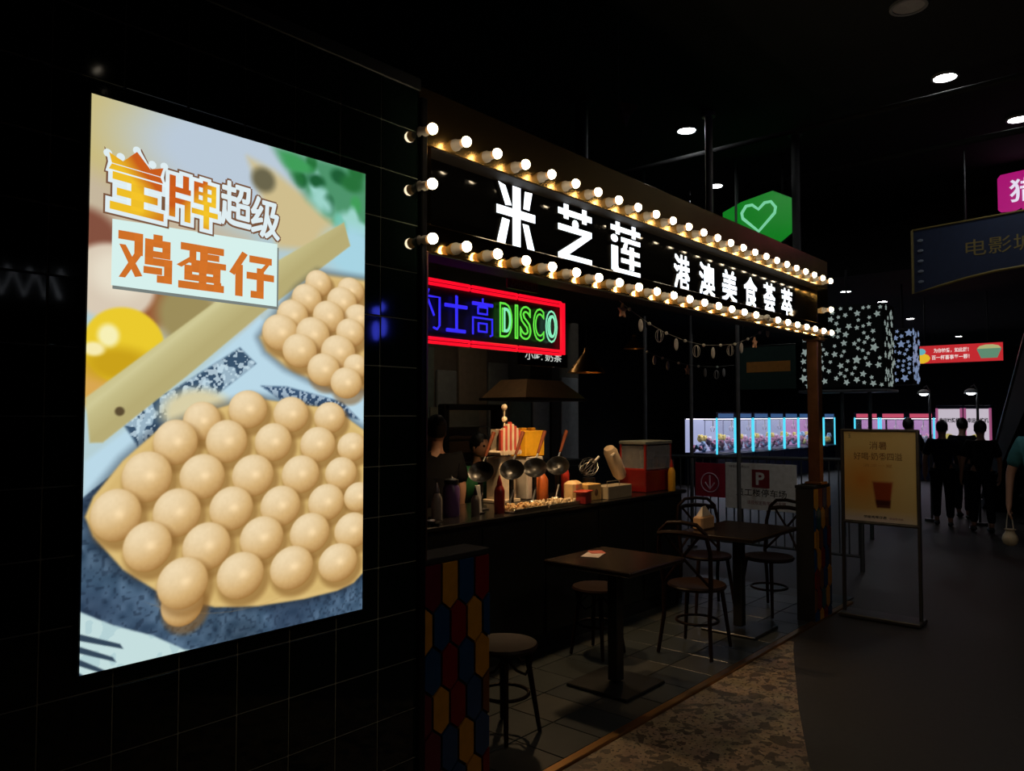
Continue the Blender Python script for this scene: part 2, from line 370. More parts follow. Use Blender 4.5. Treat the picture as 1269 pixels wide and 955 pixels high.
    # waffles
    def waffle(poly, bub, tone, edge):
        nonlocal A
        d = sdpoly(X, Y, P(poly)); A = blend(A, sm(d - .012, .02) * .5, (.10, .13, .18))
        A = blend(A, sm(d, edge), tone); A = blend(A, sm(d, edge) * sm(np.abs(d + .01), .014) * .6, (.93, .82, .56))
        for (u, v, ru, rv) in bub:
            ru *= .95; rv *= .95
            dx, dy = (U - u) / ru, (V - v) / (rv * 1.03); rr = np.sqrt(dx * dx + dy * dy)
            sh = np.sqrt(((U - u - .012) / (ru * 1.12)) ** 2 + ((V - v - .011) / (rv * 1.15)) ** 2) - 1
            A = blend(A, sm(sh, .16) * .6, (.52, .36, .17))
            zz = np.sqrt(np.clip(1 - rr ** 2, 0, 1)); lam = np.clip(-.38 * dx - .62 * dy + .68 * zz, -1, 1)
            base = np.array([.84, .69, .46]); hi = np.array([.95, .86, .70]); lo = np.array([.58, .39, .18])
            tt = np.clip(lam * .5 + .5, 0, 1)[..., None]; c = np.where(tt > .62, base + (hi - base) * np.clip((tt - .62) / .38, 0, 1), lo + (base - lo) * np.clip(tt / .62, 0, 1))
            c = c + .09 * np.exp(-(((dx - .12) / .22) ** 2 + ((dy + .02) / .2) ** 2))[..., None] - .10 * np.clip(rr - .72, 0, .3)[..., None]
            c = c + (N3[..., None] - .5) * .02
            mk = sm(rr - 1, .05)[..., None]; A = A * (1 - mk) + c * mk
    W2 = [(.553, .401), (.578, .427), (.655, .458), (.761, .483), (.845, .499), (1.02, .5), (1.02, .248), (.785, .25), (.703, .291), (.627, .344)]
    B2 = [(.789, .272, .059, .03), (.934, .278, .065, .031), (.74, .309, .066, .033), (.895, .306, .072, .035), (.973, .338, .071, .033), (.682, .348, .067, .034), (.835, .342, .073, .036), (.634, .387, .076, .039), (.767, .385, .076, .039), (.934, .373, .069, .033), (.713, .422, .075, .037), (.88, .419, .082, .039), (.816, .46, .075, .037), (.963, .449, .062, .029), (.918, .487, .076, .036)]
    waffle(W2, B2, (.84, .71, .45), .012)
    A = blend(A, sm(ell(.34, .555, .12, .045), .3), (.86, .82, .66))
    W1 = [(.006, .733), (.029, .768), (.114, .832), (.213, .879), (.296, .903), (.405, .93), (.56, .945), (.741, .95), (.884, .947), (.959, .937), (1.02, .911), (1.02, .6), (.862, .545), (.525, .525), (.362, .554), (.204, .59), (.108, .64), (.027, .7)]
    B1 = [(.352, .571, .067, .038), (.513, .548, .075, .039), (.68, .558, .075, .038), (.844, .565, .072, .035), (.267, .61, .075, .043), (.438, .611, .077, .043), (.611, .615, .076, .04), (.794, .623, .08, .039), (.946, .631, .071, .033), (.181, .671, .08, .047), (.356, .677, .08, .044), (.535, .681, .082, .043), (.722, .685, .082, .041), (.897, .689, .076, .037), (.092, .735, .077, .047), (.275, .741, .081, .046), (.458, .743, .082, .044), (.642, .748, .083, .043), (.832, .75, .083, .041), (.979, .745, .072, .034), (.186, .797, .078, .046), (.374, .811, .086, .047), (.571, .809, .087, .045), (.763, .812, .088, .044), (.95, .819, .086, .041), (.297, .912, .072, .042), (.297, .873, .087, .049), (.494, .877, .09, .047), (.69, .879, .092, .046), (.887, .885, .092, .043)]
    waffle(W1, B1, (.85, .72, .45), .005)
    A = blend(A, sm(np.abs(ell(.5, .60, .62, .345)), .006) * sm(.90 - V, .01) * sm(V - .96, .01) * .5, (.72, .54, .30))
    return A
pb = thing('lightbox_poster', 'tall backlit lightbox advert of golden egg waffles on the black tiled wall', 'lightbox', (.772, 2.145, .94))
MB().bbox((.4465, -.007, .75), (.905, .022, 1.512), .003).build('frame', M_black, pb)
PM = FY.copy(); PM.translation = (0, -.0205, 0)
paint_grid('printed_screen', make_poster(), .893, 1.5, vcol_mat('backlit_print', .97), pb, PM)
def pz(u, v, d): M = FY.copy(); M.translation = (u * .893, -.021 - d, (1 - v) * 1.5); return M
M_or = emis('orange_print', srgb(206, 112, 40), 1.); M_wh = emis('white_print', srgb(222, 236, 240), 1.); M_bx = emis('pale_box_print', srgb(214, 240, 236), 1.); M_sh = emis('brown_print', srgb(120, 84, 60), 1.); M_pkk = emis('shadow_print', srgb(120, 128, 124), 1.)
def grad_mat():
    m = bpy.data.materials.new('orange_gradient_print'); m.use_nodes = True; nt = m.node_tree; p = nt.nodes['Principled BSDF']; p.inputs['Base Color'].default_value = (.02, .02, .02, 1)
    tc = nt.nodes.new('ShaderNodeTexCoord'); nz = nt.nodes.new('ShaderNodeTexNoise'); nz.inputs['Scale'].default_value = 7; nz.inputs['Detail'].default_value = 0
    rp = nt.nodes.new('ShaderNodeValToRGB'); e = rp.color_ramp.elements; e[0].position = .38; e[0].color = (*srgb(200, 92, 28), 1); e[1].position = .62; e[1].color = (*srgb(238, 190, 40), 1)
    nt.links.new(tc.outputs['Object'], nz.inputs['Vector']); nt.links.new(nz.outputs['Fac'], rp.inputs[0]); nt.links.new(rp.outputs[0], p.inputs['Emission Color']); p.inputs['Emission Strength'].default_value = 1
    return m
M_gr = grad_mat()
def shear(v): M = Matrix.Identity(4); M[1][0] = v; return M
def ptext(ch, u0, v0, u1, v1, mats, offs, sh=0.):
    for k, (m, of) in enumerate(zip(mats, offs)):
        text(ch, 'printed_character', m, pb, pz(u0, v1, .0006 + .0008 * k) @ shear(sh), (u1 - u0) * .893, (v1 - v0) * 1.5, bold=of, dirs=8)
def ptext_old(ch, u0, v0, u1, v1, mats, offs, sh=0.):
    for k, (m, of) in enumerate(zip(mats, offs)):
        M = pz(u0, v1, .0006 + .0006 * k) @ shear(sh)
        ww, hh = (u1 - u0) * .893, (v1 - v0) * 1.5; g = (of - offs[-1]) * ww * 1.0
        M = M @ T(-g, -g, 0)
        text(ch, 'printed_character', m, pb, M, ww + 2 * g, hh + 2 * g, off=of)
# lettering drawn stroke by stroke as flat print
def strokes(rects, u0, v0, u1, v1, layers, sh=0.):
    ww, hh = (u1 - u0) * .893, (v1 - v0) * 1.5
    for k, (m, g) in enumerate(layers):
        b = MB(); M = pz(u0, v1, .0006 + .0006 * k) @ shear(sh)
        for poly in rects:
            pts = [(x * ww, y * hh) for x, y in poly]; cx = sum(p[0] for p in pts) / len(pts); cy = sum(p[1] for p in pts) / len(pts)
            q = [(x + math.copysign(g, x - cx), y + math.copysign(g, y - cy)) for x, y in pts]
            n_ = len(q); ar = sum(q[i][0] * q[(i + 1) % n_][1] - q[(i + 1) % n_][0] * q[i][1] for i in range(n_))
            if ar < 0: q = q[::-1]
            b.add([M @ Vector((x, y, 0)) for x, y in q], [tuple(range(n_))])
        b.build('printed_character', m, pb)
rc = lambda x0, y0, x1, y1: [(x0, y0), (x1, y0), (x1, y1), (x0, y1)]
wang = [rc(.04, .80, .96, 1.0), rc(.12, .40, .88, .60), rc(0, 0, 1, .21), rc(.38, .1, .62, .9)]
crown = [[(.02, 0), (.98, 0), (.93, .22), (.07, .22)], [(.07, .25), (.93, .25), (.98, .62), (.74, .42), (.5, .95), (.26, .42), (.02, .62)]]
knobs = [(.0, .66), (.5, 1.0), (1.0, .66), (.22, .62), (.78, .62)]
LW = [(M_sh, .016), (M_wh, .011), (M_gr, 0)]
strokes(wang, .055, .128, .215, .196, LW, -.06)
strokes(crown, .047, .078, .215, .125, [(M_sh, .012), (M_wh, .008), (M_gr, 0)], -.06)
for kx, ky in knobs:
    b = MB(); M = pz(.047 + kx * .168, .125 - ky * .05 + .006, .001)
    b.add([M @ Vector((.011 * math.cos(a * .5236), .011 * math.sin(a * .5236), 0)) for a in range(12)], [tuple(range(12))]); b.build('crown_knob', M_wh, pb)
pai = [rc(.04, .05, .16, .95), rc(.04, .6, .46, .72), rc(.30, .72, .42, 1.0), rc(.04, .36, .46, .48), rc(.34, 0, .46, .48),
       rc(.52, .86, .98, .96), rc(.52, .50, .62, .96), rc(.88, .50, .98, .96), rc(.52, .68, .98, .76), rc(.52, .48, .98, .58), rc(.70, .5, .80, 1.02), rc(.48, .24, 1.02, .36), rc(.72, -.04, .84, .48)]
strokes(pai, .225, .105, .39, .192, LW, -.06)
ptext('超', .405, .095, .512, .182, [M_sh, M_wh], [.065, .022], -.05)
ptext('级', .515, .112, .622, .192, [M_sh, M_wh], [.065, .022], -.05)
def quad(uvs, m, d):
    b = MB(); b.add([pz(u, v, d) @ Vector((0, 0, 0)) for u, v in uvs], [(0, 1, 2, 3)]); return b.build('printed_panel', m, pb)
quad([(.068, .337), (.068, .220), (.622, .210), (.622, .340)][::-1], M_pkk, .0002); quad([(.064, .331), (.064, .213), (.616, .203), (.616, .334)][::-1], M_bx, .0005)
ji = [rc(0, .86, .42, 1), rc(.30, .55, .42, 1), [(.02, .02), (.14, .02), (.42, .56), (.30, .62)], [(.02, .70), (.14, .70), (.42, .10), (.28, .06)],
      rc(.66, .9, .80, 1.04), rc(.50, .80, .96, .92), rc(.50, .38, .62, .92), rc(.84, .56, .96, .92), rc(.66, .56, .96, .66), rc(.50, .38, 1.0, .50), rc(.88, .0, 1.0, .5), rc(.74, 0, 1.0, .12), rc(.48, .18, .80, .29)]
dan = [rc(.08, .88, .95, 1.0), rc(.48, .56, .60, 1.0), rc(.48, .72, .85, .82), rc(.26, .60, .36, .84), [(.0, .52), (.1, .48), (.34, .66), (.26, .72)], rc(.3, .54, 1.0, .64),
       rc(.16, .24, .28, .50), rc(.76, .24, .88, .50), rc(.16, .40, .88, .50), rc(.16, .20, .88, .30), rc(.46, .0, .58, .56), rc(.04, 0, .96, .12), rc(.78, .0, .90, .18)]
zai = [[(.0, .52), (.12, .46), (.38, .94), (.25, 1.0)], rc(.14, -.02, .27, .68), rc(.46, .82, .96, .94), [(.84, .82), (.96, .86), (.78, .58), (.68, .62)], rc(.40, .42, 1.02, .54), rc(.64, .0, .77, .66), rc(.50, -.02, .77, .10)]
for st, a in ((ji, (.085, .233, .242, .314)), (dan, (.262, .235, .422, .318)), (zai, (.44, .233, .598, .318))): strokes(st, *a, [(M_or, .003)], .0)

# ---------------------------------------------------------------- illuminated shop sign
sg = thing('shop_sign', 'long gold mirror fascia with white lit characters ringed by round bulbs', 'sign', (1.93, 2.146, 2.22))
L_ = 4.46
MB().bbox((L_ / 2, .06, .52), (L_, .12, .22), .004).build('top_band', M_gold2, sg)
MB().bbox((L_ / 2, .06, .055), (L_, .12, .11), .004).build('bottom_band', M_gold, sg)
MB().bbox((.035, .06, .26), (.07, .118, .302), .003).build('side_band', M_gold, sg)
MB().bbox((L_ - .12, .06, .26), (.24, .118, .302), .003).build('side_band', M_gold, sg)
MB().box((L_ / 2 - .08, .105, .26), (L_ - .3, .03, .302)).build('panel', M_panel, sg)
def lchar(rects, x0, x1, z0, z1, name='lit_character'):
    b = MB(); ww = x1 - x0; hh = z1 - z0
    for poly in rects:
        M = FY.copy(); M.translation = (x0 - 1.93, .0895, z0 - 2.22)
        b.prism([(x * ww, y * hh) for x, y in poly], .014, M, 0, 1)
    return b.build(name, [M_letter, M_lside], sg)
def ov(cx, cy, rx, ry): return [(cx + rx * math.cos(a * .6283), cy + ry * math.sin(a * .6283)) for a in range(10)]
mi_ = [rc(.40, 0, .61, 1.0), rc(0, .50, 1, .635), [(.04, 1.0), (.22, .97), (.38, .68), (.22, .66)], [(.72, .97), (.92, .98), (.84, .68), (.68, .68)], [(.0, .03), (.2, .0), (.33, .44), (.14, .45)], [(.66, .44), (.82, .44), (1.0, .0), (.80, .02)]]
zhi = [rc(0, .80, 1.0, .91), rc(.16, .74, .30, 1.0), rc(.70, .74, .84, 1.0), ov(.5, .68, .10, .09), rc(0, .52, 1.0, .63), [(.74, .53), (1.0, .53), (.30, .12), (.0, .12)], rc(0, 0, 1.0, .125)]
lian = [rc(0, .82, 1, .92), rc(.16, .76, .30, 1.0), rc(.70, .76, .84, 1.0), ov(.12, .67, .12, .075), rc(.02, .06, .24, .53), [(.02, .10), (.24, .16), (.36, .0), (.14, -.02)], rc(.24, .0, 1, .115), rc(.34, .64, 1, .73),
        [(.44, .62), (.58, .66), (.50, .42), (.34, .42)], rc(.34, .42, .98, .51), rc(.34, .24, 1.0, .33), rc(.62, .13, .78, .58)]
lchar(mi_, 2.453, 2.719, 2.34, 2.622); lchar(zhi, 2.891, 3.17, 2.345, 2.622); lchar(lian, 3.34, 3.631, 2.345, 2.622)
for ch, x0, x1 in (('港', 4.012, 4.207), ('澳', 4.326, 4.541), ('美', 4.638, 4.863), ('食', 4.97, 5.19), ('荟', 5.296, 5.507), ('萃', 5.62, 5.837)):
    M = FY.copy(); M.translation = (x0 - 1.93, .09, 2.35 - 2.22)
    text(ch, 'lit_character', M_letter, sg, M, x1 - x0 - .012, .20, ext=.012, side=M_lside, bold=.034)
MB().box((L_ / 2, .06, .4075), (L_ - .01, .117, .004)).box((L_ / 2, .06, -.003), (L_ - .01, .117, .004)).build('shade_strip', mat('underside_shade', (.012, .008, .005), .75), sg, kind='stuff')  # dark strips added so the gold undersides read as shaded, without reflections
# bulbs (axis -Y)
AX = Matrix(((1, 0, 0), (0, 0, -1), (0, 1, 0)))     # local z -> -Y
def bulb_mesh(lit):
    dome = [(.0135, .036)] + [(.0208 * math.cos(R(a)), .064 + .0208 * math.sin(R(a))) for a in (-48, -30, -12)]
    front = [(.0208 * math.cos(R(a)), .064 + .0208 * math.sin(R(a))) for a in (-12, 10, 30, 50, 70, 90)]
    b = MB(); b.lathe(dome, M=AX, n=14, mi=1); b.lathe(front, M=AX, n=14, mi=0); return b
def sock_mesh():
    return MB().lathe([(.024, 0), (.024, .012), (.019, .018), (.017, .036), (.0135, .040)], M=AX, n=14)
b0 = bulb_mesh(True).build('light_bulb', [M_bulb, M_bulbback], sg, smooth=True); s0 = sock_mesh().build('socket', M_sock, b0, smooth=True)
def put_bulb(x, z, y=0.0, lit=True, first=[True]):
    if not lit:
        o = bulb_mesh(False).build('light_bulb', [M_off, M_off], sg, smooth=True, label='unlit bulb'); q = s0.copy(); COL.objects.link(q); q.parent = o
    elif first[0]: o = b0; first[0] = False
    else:
        o = b0.copy(); COL.objects.link(o); q = s0.copy(); COL.objects.link(q); q.parent = o
    o.location = (x - 1.93, y, z - 2.22)
for k in range(25): put_bulb(1.942 + k * .18, 2.668)
for k in range(25): put_bulb(1.945 + k * .18, 2.256, lit=(k != 17))
put_bulb(1.942, 2.461); put_bulb(6.262, 2.44)
# steel carrying beam behind, and roof slab of the stall
MB().box((4.2, 3.75, 2.62), (4.9, 2.6, .06)).build('ceiling_stall', M_ceil, kind='structure')
# posts
def brass_post(x, label, r, d):
    t = thing('sign_post', label, 'post', (x, 2.20, 0), 0, None)
    return t
t = brass_post(1.945, 'slim copper coloured post at the left end of the fascia beside the tiled wall', 0, 0)
MB().bbox((0.012, -.06, 1.64), (.022, .03, 1.16), .004).build('pole', mat('copper_post', (.62, .34, .2), .3, 1.), t)
t = brass_post(6.21, 'brown square post carrying the right end of the lit fascia', 0, 0)
MB().bbox((0, 0, 1.635), (.09, .09, 1.155), .006).build('pole', mat('bronze_post', (.42, .20, .09), .32, .9, noise=.5, nscale=9), t)
MB().bbox((0, 0, 1.066), (.14, .13, .02), .004).build('collar', M_brass, t); MB().bbox((0, 0, 2.205), (.14, .13, .025), .004).build('collar', M_brass, t)

# ---------------------------------------------------------------- hexagon tiled low posts
HC = {'M': mat('glaze_maroon', (.10, .006, .018), .25), 'R': mat('glaze_red', (.17, .004, .004), .25), 'Y': mat('glaze_amber', (.48, .22, .015), .25), 'B': mat('glaze_blue', (.005, .045, .14), .25), 'T': mat('glaze_teal', (.005, .07, .08), .25), 'N': mat('glaze_brown', (.13, .05, .012), .25)}
def clip(poly, ax, v, keep_less):
    out = []
    for i in range(len(poly)):
        a, b = poly[i - 1], poly[i]; ia = (a[ax] <= v) == keep_less; ib = (b[ax] <= v) == keep_less
        if ia != ib:
            t_ = (v - a[ax]) / (b[ax] - a[ax]); out.append((a[0] + (b[0] - a[0]) * t_, a[1] + (b[1] - a[1]) * t_))
        if ib: out.append(b)
    return out
def hex_post(x0, w_, depth, h, rows, label, z0c):
    # tall hexagons, top row cut straight by the capping
    t = thing('tiled_post', label, 'low pillar', (x0, 2.146, 0))
    MB().bbox((w_ / 2, depth / 2 + .012, h / 2), (w_, depth, h), .004).build('core', mat('dark_grout', (.012, .011, .01), .7), t)
    MB().bbox((w_ / 2, depth / 2 + .012, h + .012), (w_ + .008, depth + .008, .024), .003).build('cap', mat('cap_black', (.003, .003, .003), .8), t)
    W = .0905; HH = .187; gp = .0055
    for r_, row in enumerate(rows):
        zc = z0c - .155 * r_; off = 0 if r_ % 2 == 0 else -W / 2
        for c_, ch in enumerate(row):
            cx = .045 + off + c_ * W; a = W / 2 - gp; b_ = HH / 2 - gp; c2 = b_ - .030
            hx = [(cx - a, zc - c2), (cx, zc - b_), (cx + a, zc - c2), (cx + a, zc + c2), (cx, zc + b_), (cx - a, zc + c2)] if r_ else [(cx - a, zc - c2), (cx, zc - b_), (cx + a, zc - c2), (cx + a, h + .05), (cx - a, h + .05)]
            for ax, v, kl in ((0, w_ - .003, True), (0, .003, False), (1, h - .003, True), (1, .004, False)):
                hx = clip(hx, ax, v, kl) if hx else hx
            if len(hx) < 3: continue
            M = FY.copy(); M.translation = (0, .014, 0)
            MB().prism(hx, .010 + .002 * ((r_ * 5 + c_ * 3) % 3) / 2, M).build('tile', HC[ch], t)
hex_post(1.974, .362, .14, 1.035, ['MYBR', 'YBRYB', 'BRBY', 'MYRBN', 'MBYB', 'YRBYR', 'BYRB'], 'low pillar with long coloured hexagon tiles beside the tiled wall', .945)
hex_post(6.03, .36, .14, 1.03, ['YRBY', 'BTYNB', 'YNBR', 'BYRBN', 'RNBY', 'NRTYB', 'BYRB'], 'low pillar with coloured hexagon tiles under the brown post at the right end', .945)

# ---------------------------------------------------------------- neon sign
M_red = emis('neon_red', (1., .004, .022), 1.0); M_blu = emis('neon_blue', (.035, .025, .95), 1.0); M_grn = emis('neon_green', (.13, .80, .06), 1.0); M_cyn = emis('neon_mint', (.25, .85, .50), 1.0)
ng = thing('neon_sign', 'hanging neon sign with red border, blue characters and green DISCO', 'neon sign', (2.1, 2.5, 1.92))
MB().bbox((.6, .035, .145), (1.19, .06, .285), .004).build('backboard', mat('neon_backboard', (.01, .006, .016), .35), ng)
def rail2(pts, name='neon_tube'):
    for dz in (0, 1):
        pass
for z in (.012, .272):
    for k, (xa, xb) in enumerate(((.02, .46), (.475, .80), (.815, 1.16))):
        b = MB(); b.tube([(xa, -.012, z - .009), (xb, -.012, z - .009)], .0075, 6); b.tube([(xa, -.012, z + .009), (xb, -.012, z + .009)], .0075, 6)
        b.tube([(xb, -.012, z - .009), (xb, -.012, z + .009)], .0065, 6); b.build('neon_tube', M_red, ng, smooth=True)
b = MB(); b.tube([(1.165, -.012, .004), (1.165, -.012, .28)], .009, 6); b.tube([(1.185, -.012, .004), (1.185, -.012, .28)], .009, 6); b.build('neon_tube', M_red, ng, smooth=True)
def neon(polys, x0, z0, sx, sz, m):
    b = MB()
    for pl in polys: b.tube([(x0 + x * sx, -.015, z0 + z * sz) for x, z in pl], .0052, 6)
    b.build('neon_character', m, ng, smooth=True)
de_ = [[(.22, 1), (.1, .82)], [(0, .8), (0, .05)], [(0, .8), (.38, .8), (.38, .05), (0, .05)], [(0, .42), (.38, .42)], [(.62, 1), (.5, .68)], [(.55, .82), (.98, .82), (.98, .1), (.9, 0), (.78, .04)], [(.60, .74), (.80, .34)]]
shi = [[(.5, 1), (.5, .04)], [(.03, .68), (.97, .68)], [(.03, .72), (.97, .72)], [(.1, .04), (.9, .04)], [(.1, .0), (.9, .0)], [(.54, .98), (.54, .04)]]
gao = [[(.5, 1), (.5, .88)], [(.02, .86), (.98, .86)], [(.28, .76), (.72, .76), (.72, .58), (.28, .58), (.28, .76)], [(.04, 0), (.04, .46), (.96, .46), (.96, .02), (.86, .0)], [(.3, .1), (.3, .32), (.7, .32), (.7, .1), (.3, .1)], [(.02, .82), (.98, .82)]]
neon(de_, .085, .062, .185, .175, M_blu); neon(shi, .295, .062, .15, .165, M_blu); neon(gao, .475, .058, .145, .175, M_blu)
for ch, x0, ww, m1, m2 in (('D', .672, .092, M_grn, M_cyn), ('I', .785, .022, M_grn, M_grn), ('S', .823, .088, M_grn, M_cyn), ('C', .928, .088, M_grn, M_cyn), ('O', 1.030, .098, M_cyn, M_grn)):
    M = FY.copy(); M.translation = (x0, -.012, .060)
    text(ch, 'neon_letter', m1 if ch != 'O' else M_cyn, ng, M, ww, .172, tube=.022, off=.012)
for ch, x0, ww in (('D', .696, .05), ('O', 1.052, .055)):
    M = FY.copy(); M.translation = (x0, -.018, .085); text(ch, 'neon_letter', M_cyn, ng, M, ww, .122, tube=.03, off=-.03)
for x in (.3, .9): MB().cyl((x, .035, .285), (x, .035, .67), .004).build('hanger', M_steel, ng)
# red printed strip under the fascia
t = thing('menu_strip', 'small red strip of faint writing hung just above the neon sign', 'sign', (2.62, 2.3, 2.16))
M_drd = mat('dark_red_board', (.25, .03, .02), .5)
MB().bbox((.1, 0, .045), (.22, .01, .05), .002).build('board', M_drd, t); M = FY.copy(); M.translation = (.01, -.006, .03); text('ZHENZHU', 'lettering', mat('cream_letter', (.5, .35, .2), .5), t, M, .18, .03)
t = thing('small_lit_sign', 'small white lettered sign peeking out below the neon sign', 'sign', (3.9, 3.1, 1.972))
MB().bbox((.0, .02, -.01), (.5, .02, .09), .003).build('board', M_black, t); MB().cyl((-.2, .02, .03), (-.2, .02, .66), .004, n=6).build('hanger', M_steel, t); MB().cyl((.2, .02, .03), (.2, .02, .66), .004, n=6).build('hanger', M_steel, t); M = FY.copy(); M.translation = (-.2, .008, -.02)
text('小吃 奶茶', 'lettering', emis('soft_white', (.8, .85, .8), .7), t, M, .38, .05, off=.01)

# ---------------------------------------------------------------- counter and kitchen
ct = thing('serving_counter', 'long black serving counter with food displays under warm lamps', 'counter', (2.2, 3.30, 0))
MB().bbox((1.95, .36, .46), (3.9, .66, .92), .004).build('cabinet', M_black, ct)
MB().bbox((1.95, .35, .936), (3.95, .72, .03), .006).build('worktop', mat('black_granite', (.012, .011, .01), .22, noise=.4, nscale=60), ct)
for k in range(6): MB().bbox((.36 + k * .64, .024, .5), (.6, .018, .78), .004).build('front_panel', mat('counter_panel', (.008, .01, .009), .4), ct)
kw = MB().box((4.5, 5.0, 1.3), (4.6, .1, 2.6)).build('wall_kitchen', mat('kitchen_wall', (.16, .13, .10), .6, noise=.3), kind='structure')
M_kp = [mat('kitchen_panel_%d' % i, c, .35) for i, c in enumerate([(.30, .32, .30), (.34, .27, .19), (.16, .20, .17), (.40, .41, .42), (.05, .04, .04)])]
for k, (xa, xb, za, zb, mi2) in enumerate(((3.9, 4.62, 1.0, 2.2, 2), (4.66, 4.9, 1.0, 2.0, 0), (4.93, 5.30, 1.0, 2.35, 1), (5.33, 5.60, .95, 2.1, 0), (5.62, 5.95, .9, 2.0, 2), (5.98, 6.25, .9, 1.9, 3), (6.28, 6.42, .9, 2.1, 4), (6.45, 6.75, .9, 2.0, 3))):
    MB().bbox(((xa + xb) / 2, 4.93, (za + zb) / 2), (xb - xa, .03, zb - za), .006).build('panel', M_kp[mi2], kw)
t = thing('kitchen_hatch', 'dark framed kitchen hatch with trays inside, left of the striped stand', 'hatch', (4.45, 4.62, 1.2))
MB().bbox((.33, 0, .47), (.70, .08, .05), .004).bbox((.0, 0, .24), (.06, .08, .50), .004).bbox((.65, 0, .24), (.07, .08, .50), .004).bbox((.33, 0, -.02), (.70, .08, .04), .004).build('frame', M_black, t)
MB().box((.33, .2, .24), (.6, .01, .46)).build('back_panel', mat('hatch_back', (.26, .25, .18), .5), t)
MB().bbox((.33, .1, .30), (.6, .2, .008), .001).build('shelf', M_chrome, t)
MB().bbox((.33, .1, .13), (.6, .2, .10), .003).build('drawer', mat('brown_tray', (.12, .07, .03), .5), t)
MB().tube([(.1, .08, .20), (.2, .06, .215), (.33, .08, .205), (.45, .08, .21), (.55, .06, .20)], .014).build('food_roll', mat('pale_food', (.5, .4, .24), .6), t)
t = thing('kitchen_base_cabinet', 'dark base cabinet under the kitchen hatch', 'cabinet', (4.2, 4.7, 0))
MB().bbox((.9, .02, .58), (2.6, .28, 1.16), .005).build('body', M_steel, t)
for k in range(4): MB().bbox((-.06 + k * .64, -.125, .58), (.6, .014, 1.05), .003).build('door', M_black, t)
# hood
t = thing('extractor_hood', 'brown trapezoid extractor hood behind the neon sign', 'extractor hood', (5.25, 4.3, 1.75))
b = MB(); b.add([(-.42, -.25, 0), (.42, -.25, 0), (.42, .25, 0), (-.42, .25, 0), (-.22, -.1, .16), (.25, -.1, .16), (.25, .2, .16), (-.22, .2, .16)], [(3, 2, 1, 0), (4, 5, 6, 7), (0, 1, 5, 4), (1, 2, 6, 5), (2, 3, 7, 6), (3, 0, 4, 7)]); b.build('canopy', mat('hood_metal', (.45, .26, .12), .45, .6), t)
MB().bbox((0, 0, -.012), (.87, .53, .025), .003).build('rim', mat('hood_rim', (.05, .03, .02), .4, .6), t); MB().box((0, .05, .5), (.3, .25, .7)).build('duct', M_black, t)
# pendant lamps
def pendant(x, y, z, label, p, sc=1.):
    t = thing('pendant_lamp', label, 'pendant lamp', (x, y, z))
    prof = [(.145, 0), (.142, .006), (.085, .075), (.035, .14), (.02, .16), (.018, .19)]
    MB().lathe([(r_ * sc, h * sc) for r_, h in prof[:-1]] + [(.018, .19 * sc)] + [(.012, .186 * sc)] + [(r_ * sc - .004, h * sc) for r_, h in prof[:-1]][::-1], n=28, cap=False).build('shade', mat('lamp_shade_brass', (.55, .30, .10), .3, 1.), t, smooth=True)
    MB().cyl((0, 0, .185 * sc), (0, 0, 2.6 - z), .003, n=6).build('cable', M_black, t)
    MB().ball((0, 0, .06), .028, 12).build('bulb', emis('warm_bulb', (1, .72, .4), 8), t, smooth=True)
    ld = bpy.data.lights.new('lamp_light', 'SPOT'); ld.energy = p; ld.color = (1, .66, .34); ld.spot_size = R(105); ld.spot_blend = .6; ld.shadow_soft_size = .04
    lo = bpy.data.objects.new('lamp_light', ld); COL.objects.link(lo); lo.parent = t; lo.location = (0, 0, .02)
    return t
pendant(4.80, 3.42, 1.925, 'brass cone pendant lamp right of the neon sign, over the counter', PEND * .6)
pendant(4.12, 3.42, 2.12, 'brass cone pendant lamp hidden behind the neon sign over the food trays', PEND * 2.2)
pendant(5.45, 3.4, 2.15, 'far brass cone pendant lamp over the popcorn machine', PEND * .5, .6)
CZ = .951
def on_counter(name, label, cat, x, y, rz=0, group=None): return thing(name, label, cat, (x, y, CZ), rz, group)
# jars, bottles on the left end
M_pur = mat('purple_jar', (.10, .05, .16), .3); M_rose = mat('dusky_jar', (.16, .09, .10), .3); M_glass = mat('clear_glass', (.6, .6, .6), .08, alpha=.35); M_wplast = mat('white_plastic', (.62, .6, .54), .4)
for nm, lab, x, y, m, r_, h in (('syrup_jar', 'dusky pink lidded jar at the far left of the counter', 3.08, 3.46, M_rose, .055, .22), ('syrup_jar', 'purple lidded jar in the middle of the dark jars at the left', 3.50, 3.56, M_pur, .055, .22), ('syrup_jar', 'grey lidded jar behind the purple jar', 3.36, 3.78, M_steel, .05, .2)):
    t = on_counter(nm, lab, 'jar', x, y); MB().lathe([(r_ * .9, 0), (r_, .01), (r_, h - .04), (r_ * .8, h - .02), (r_ * .8, h - .01)], n=18).build('body', m, t, smooth=True); MB().lathe([(r_ * .86, h - .012), (r_ * .86, h + .015), (r_ * .5, h + .022), (.012, h + .03), (0, h + .045)], n=18).build('lid', M_steel, t, smooth=True)
def bottle(x, y, h, r_, m, mcap, lab, nm='sauce_bottle', cone=True):
    t = on_counter(nm, lab, 'bottle', x, y)
    MB().lathe([(r_ * .92, 0), (r_, .01), (r_, h * .58), (r_ * .75, h * .68), (r_ * .42, h * .76)], n=16).build('body', m, t, smooth=True)
    MB().lathe([(r_ * .5, h * .74), (r_ * .5, h * .8), (.004, h)] if cone else [(r_ * .45, h * .76), (r_ * .45, h), (0, h)], n=12).build('nozzle' if cone else 'cap', mcap, t, smooth=True); return t
bottle(3.24, 3.42, .24, .033, mat('grey_bottle', (.22, .2, .18), .3), M_chrome, 'grey cone topped bottle beside the dusky pink jar')
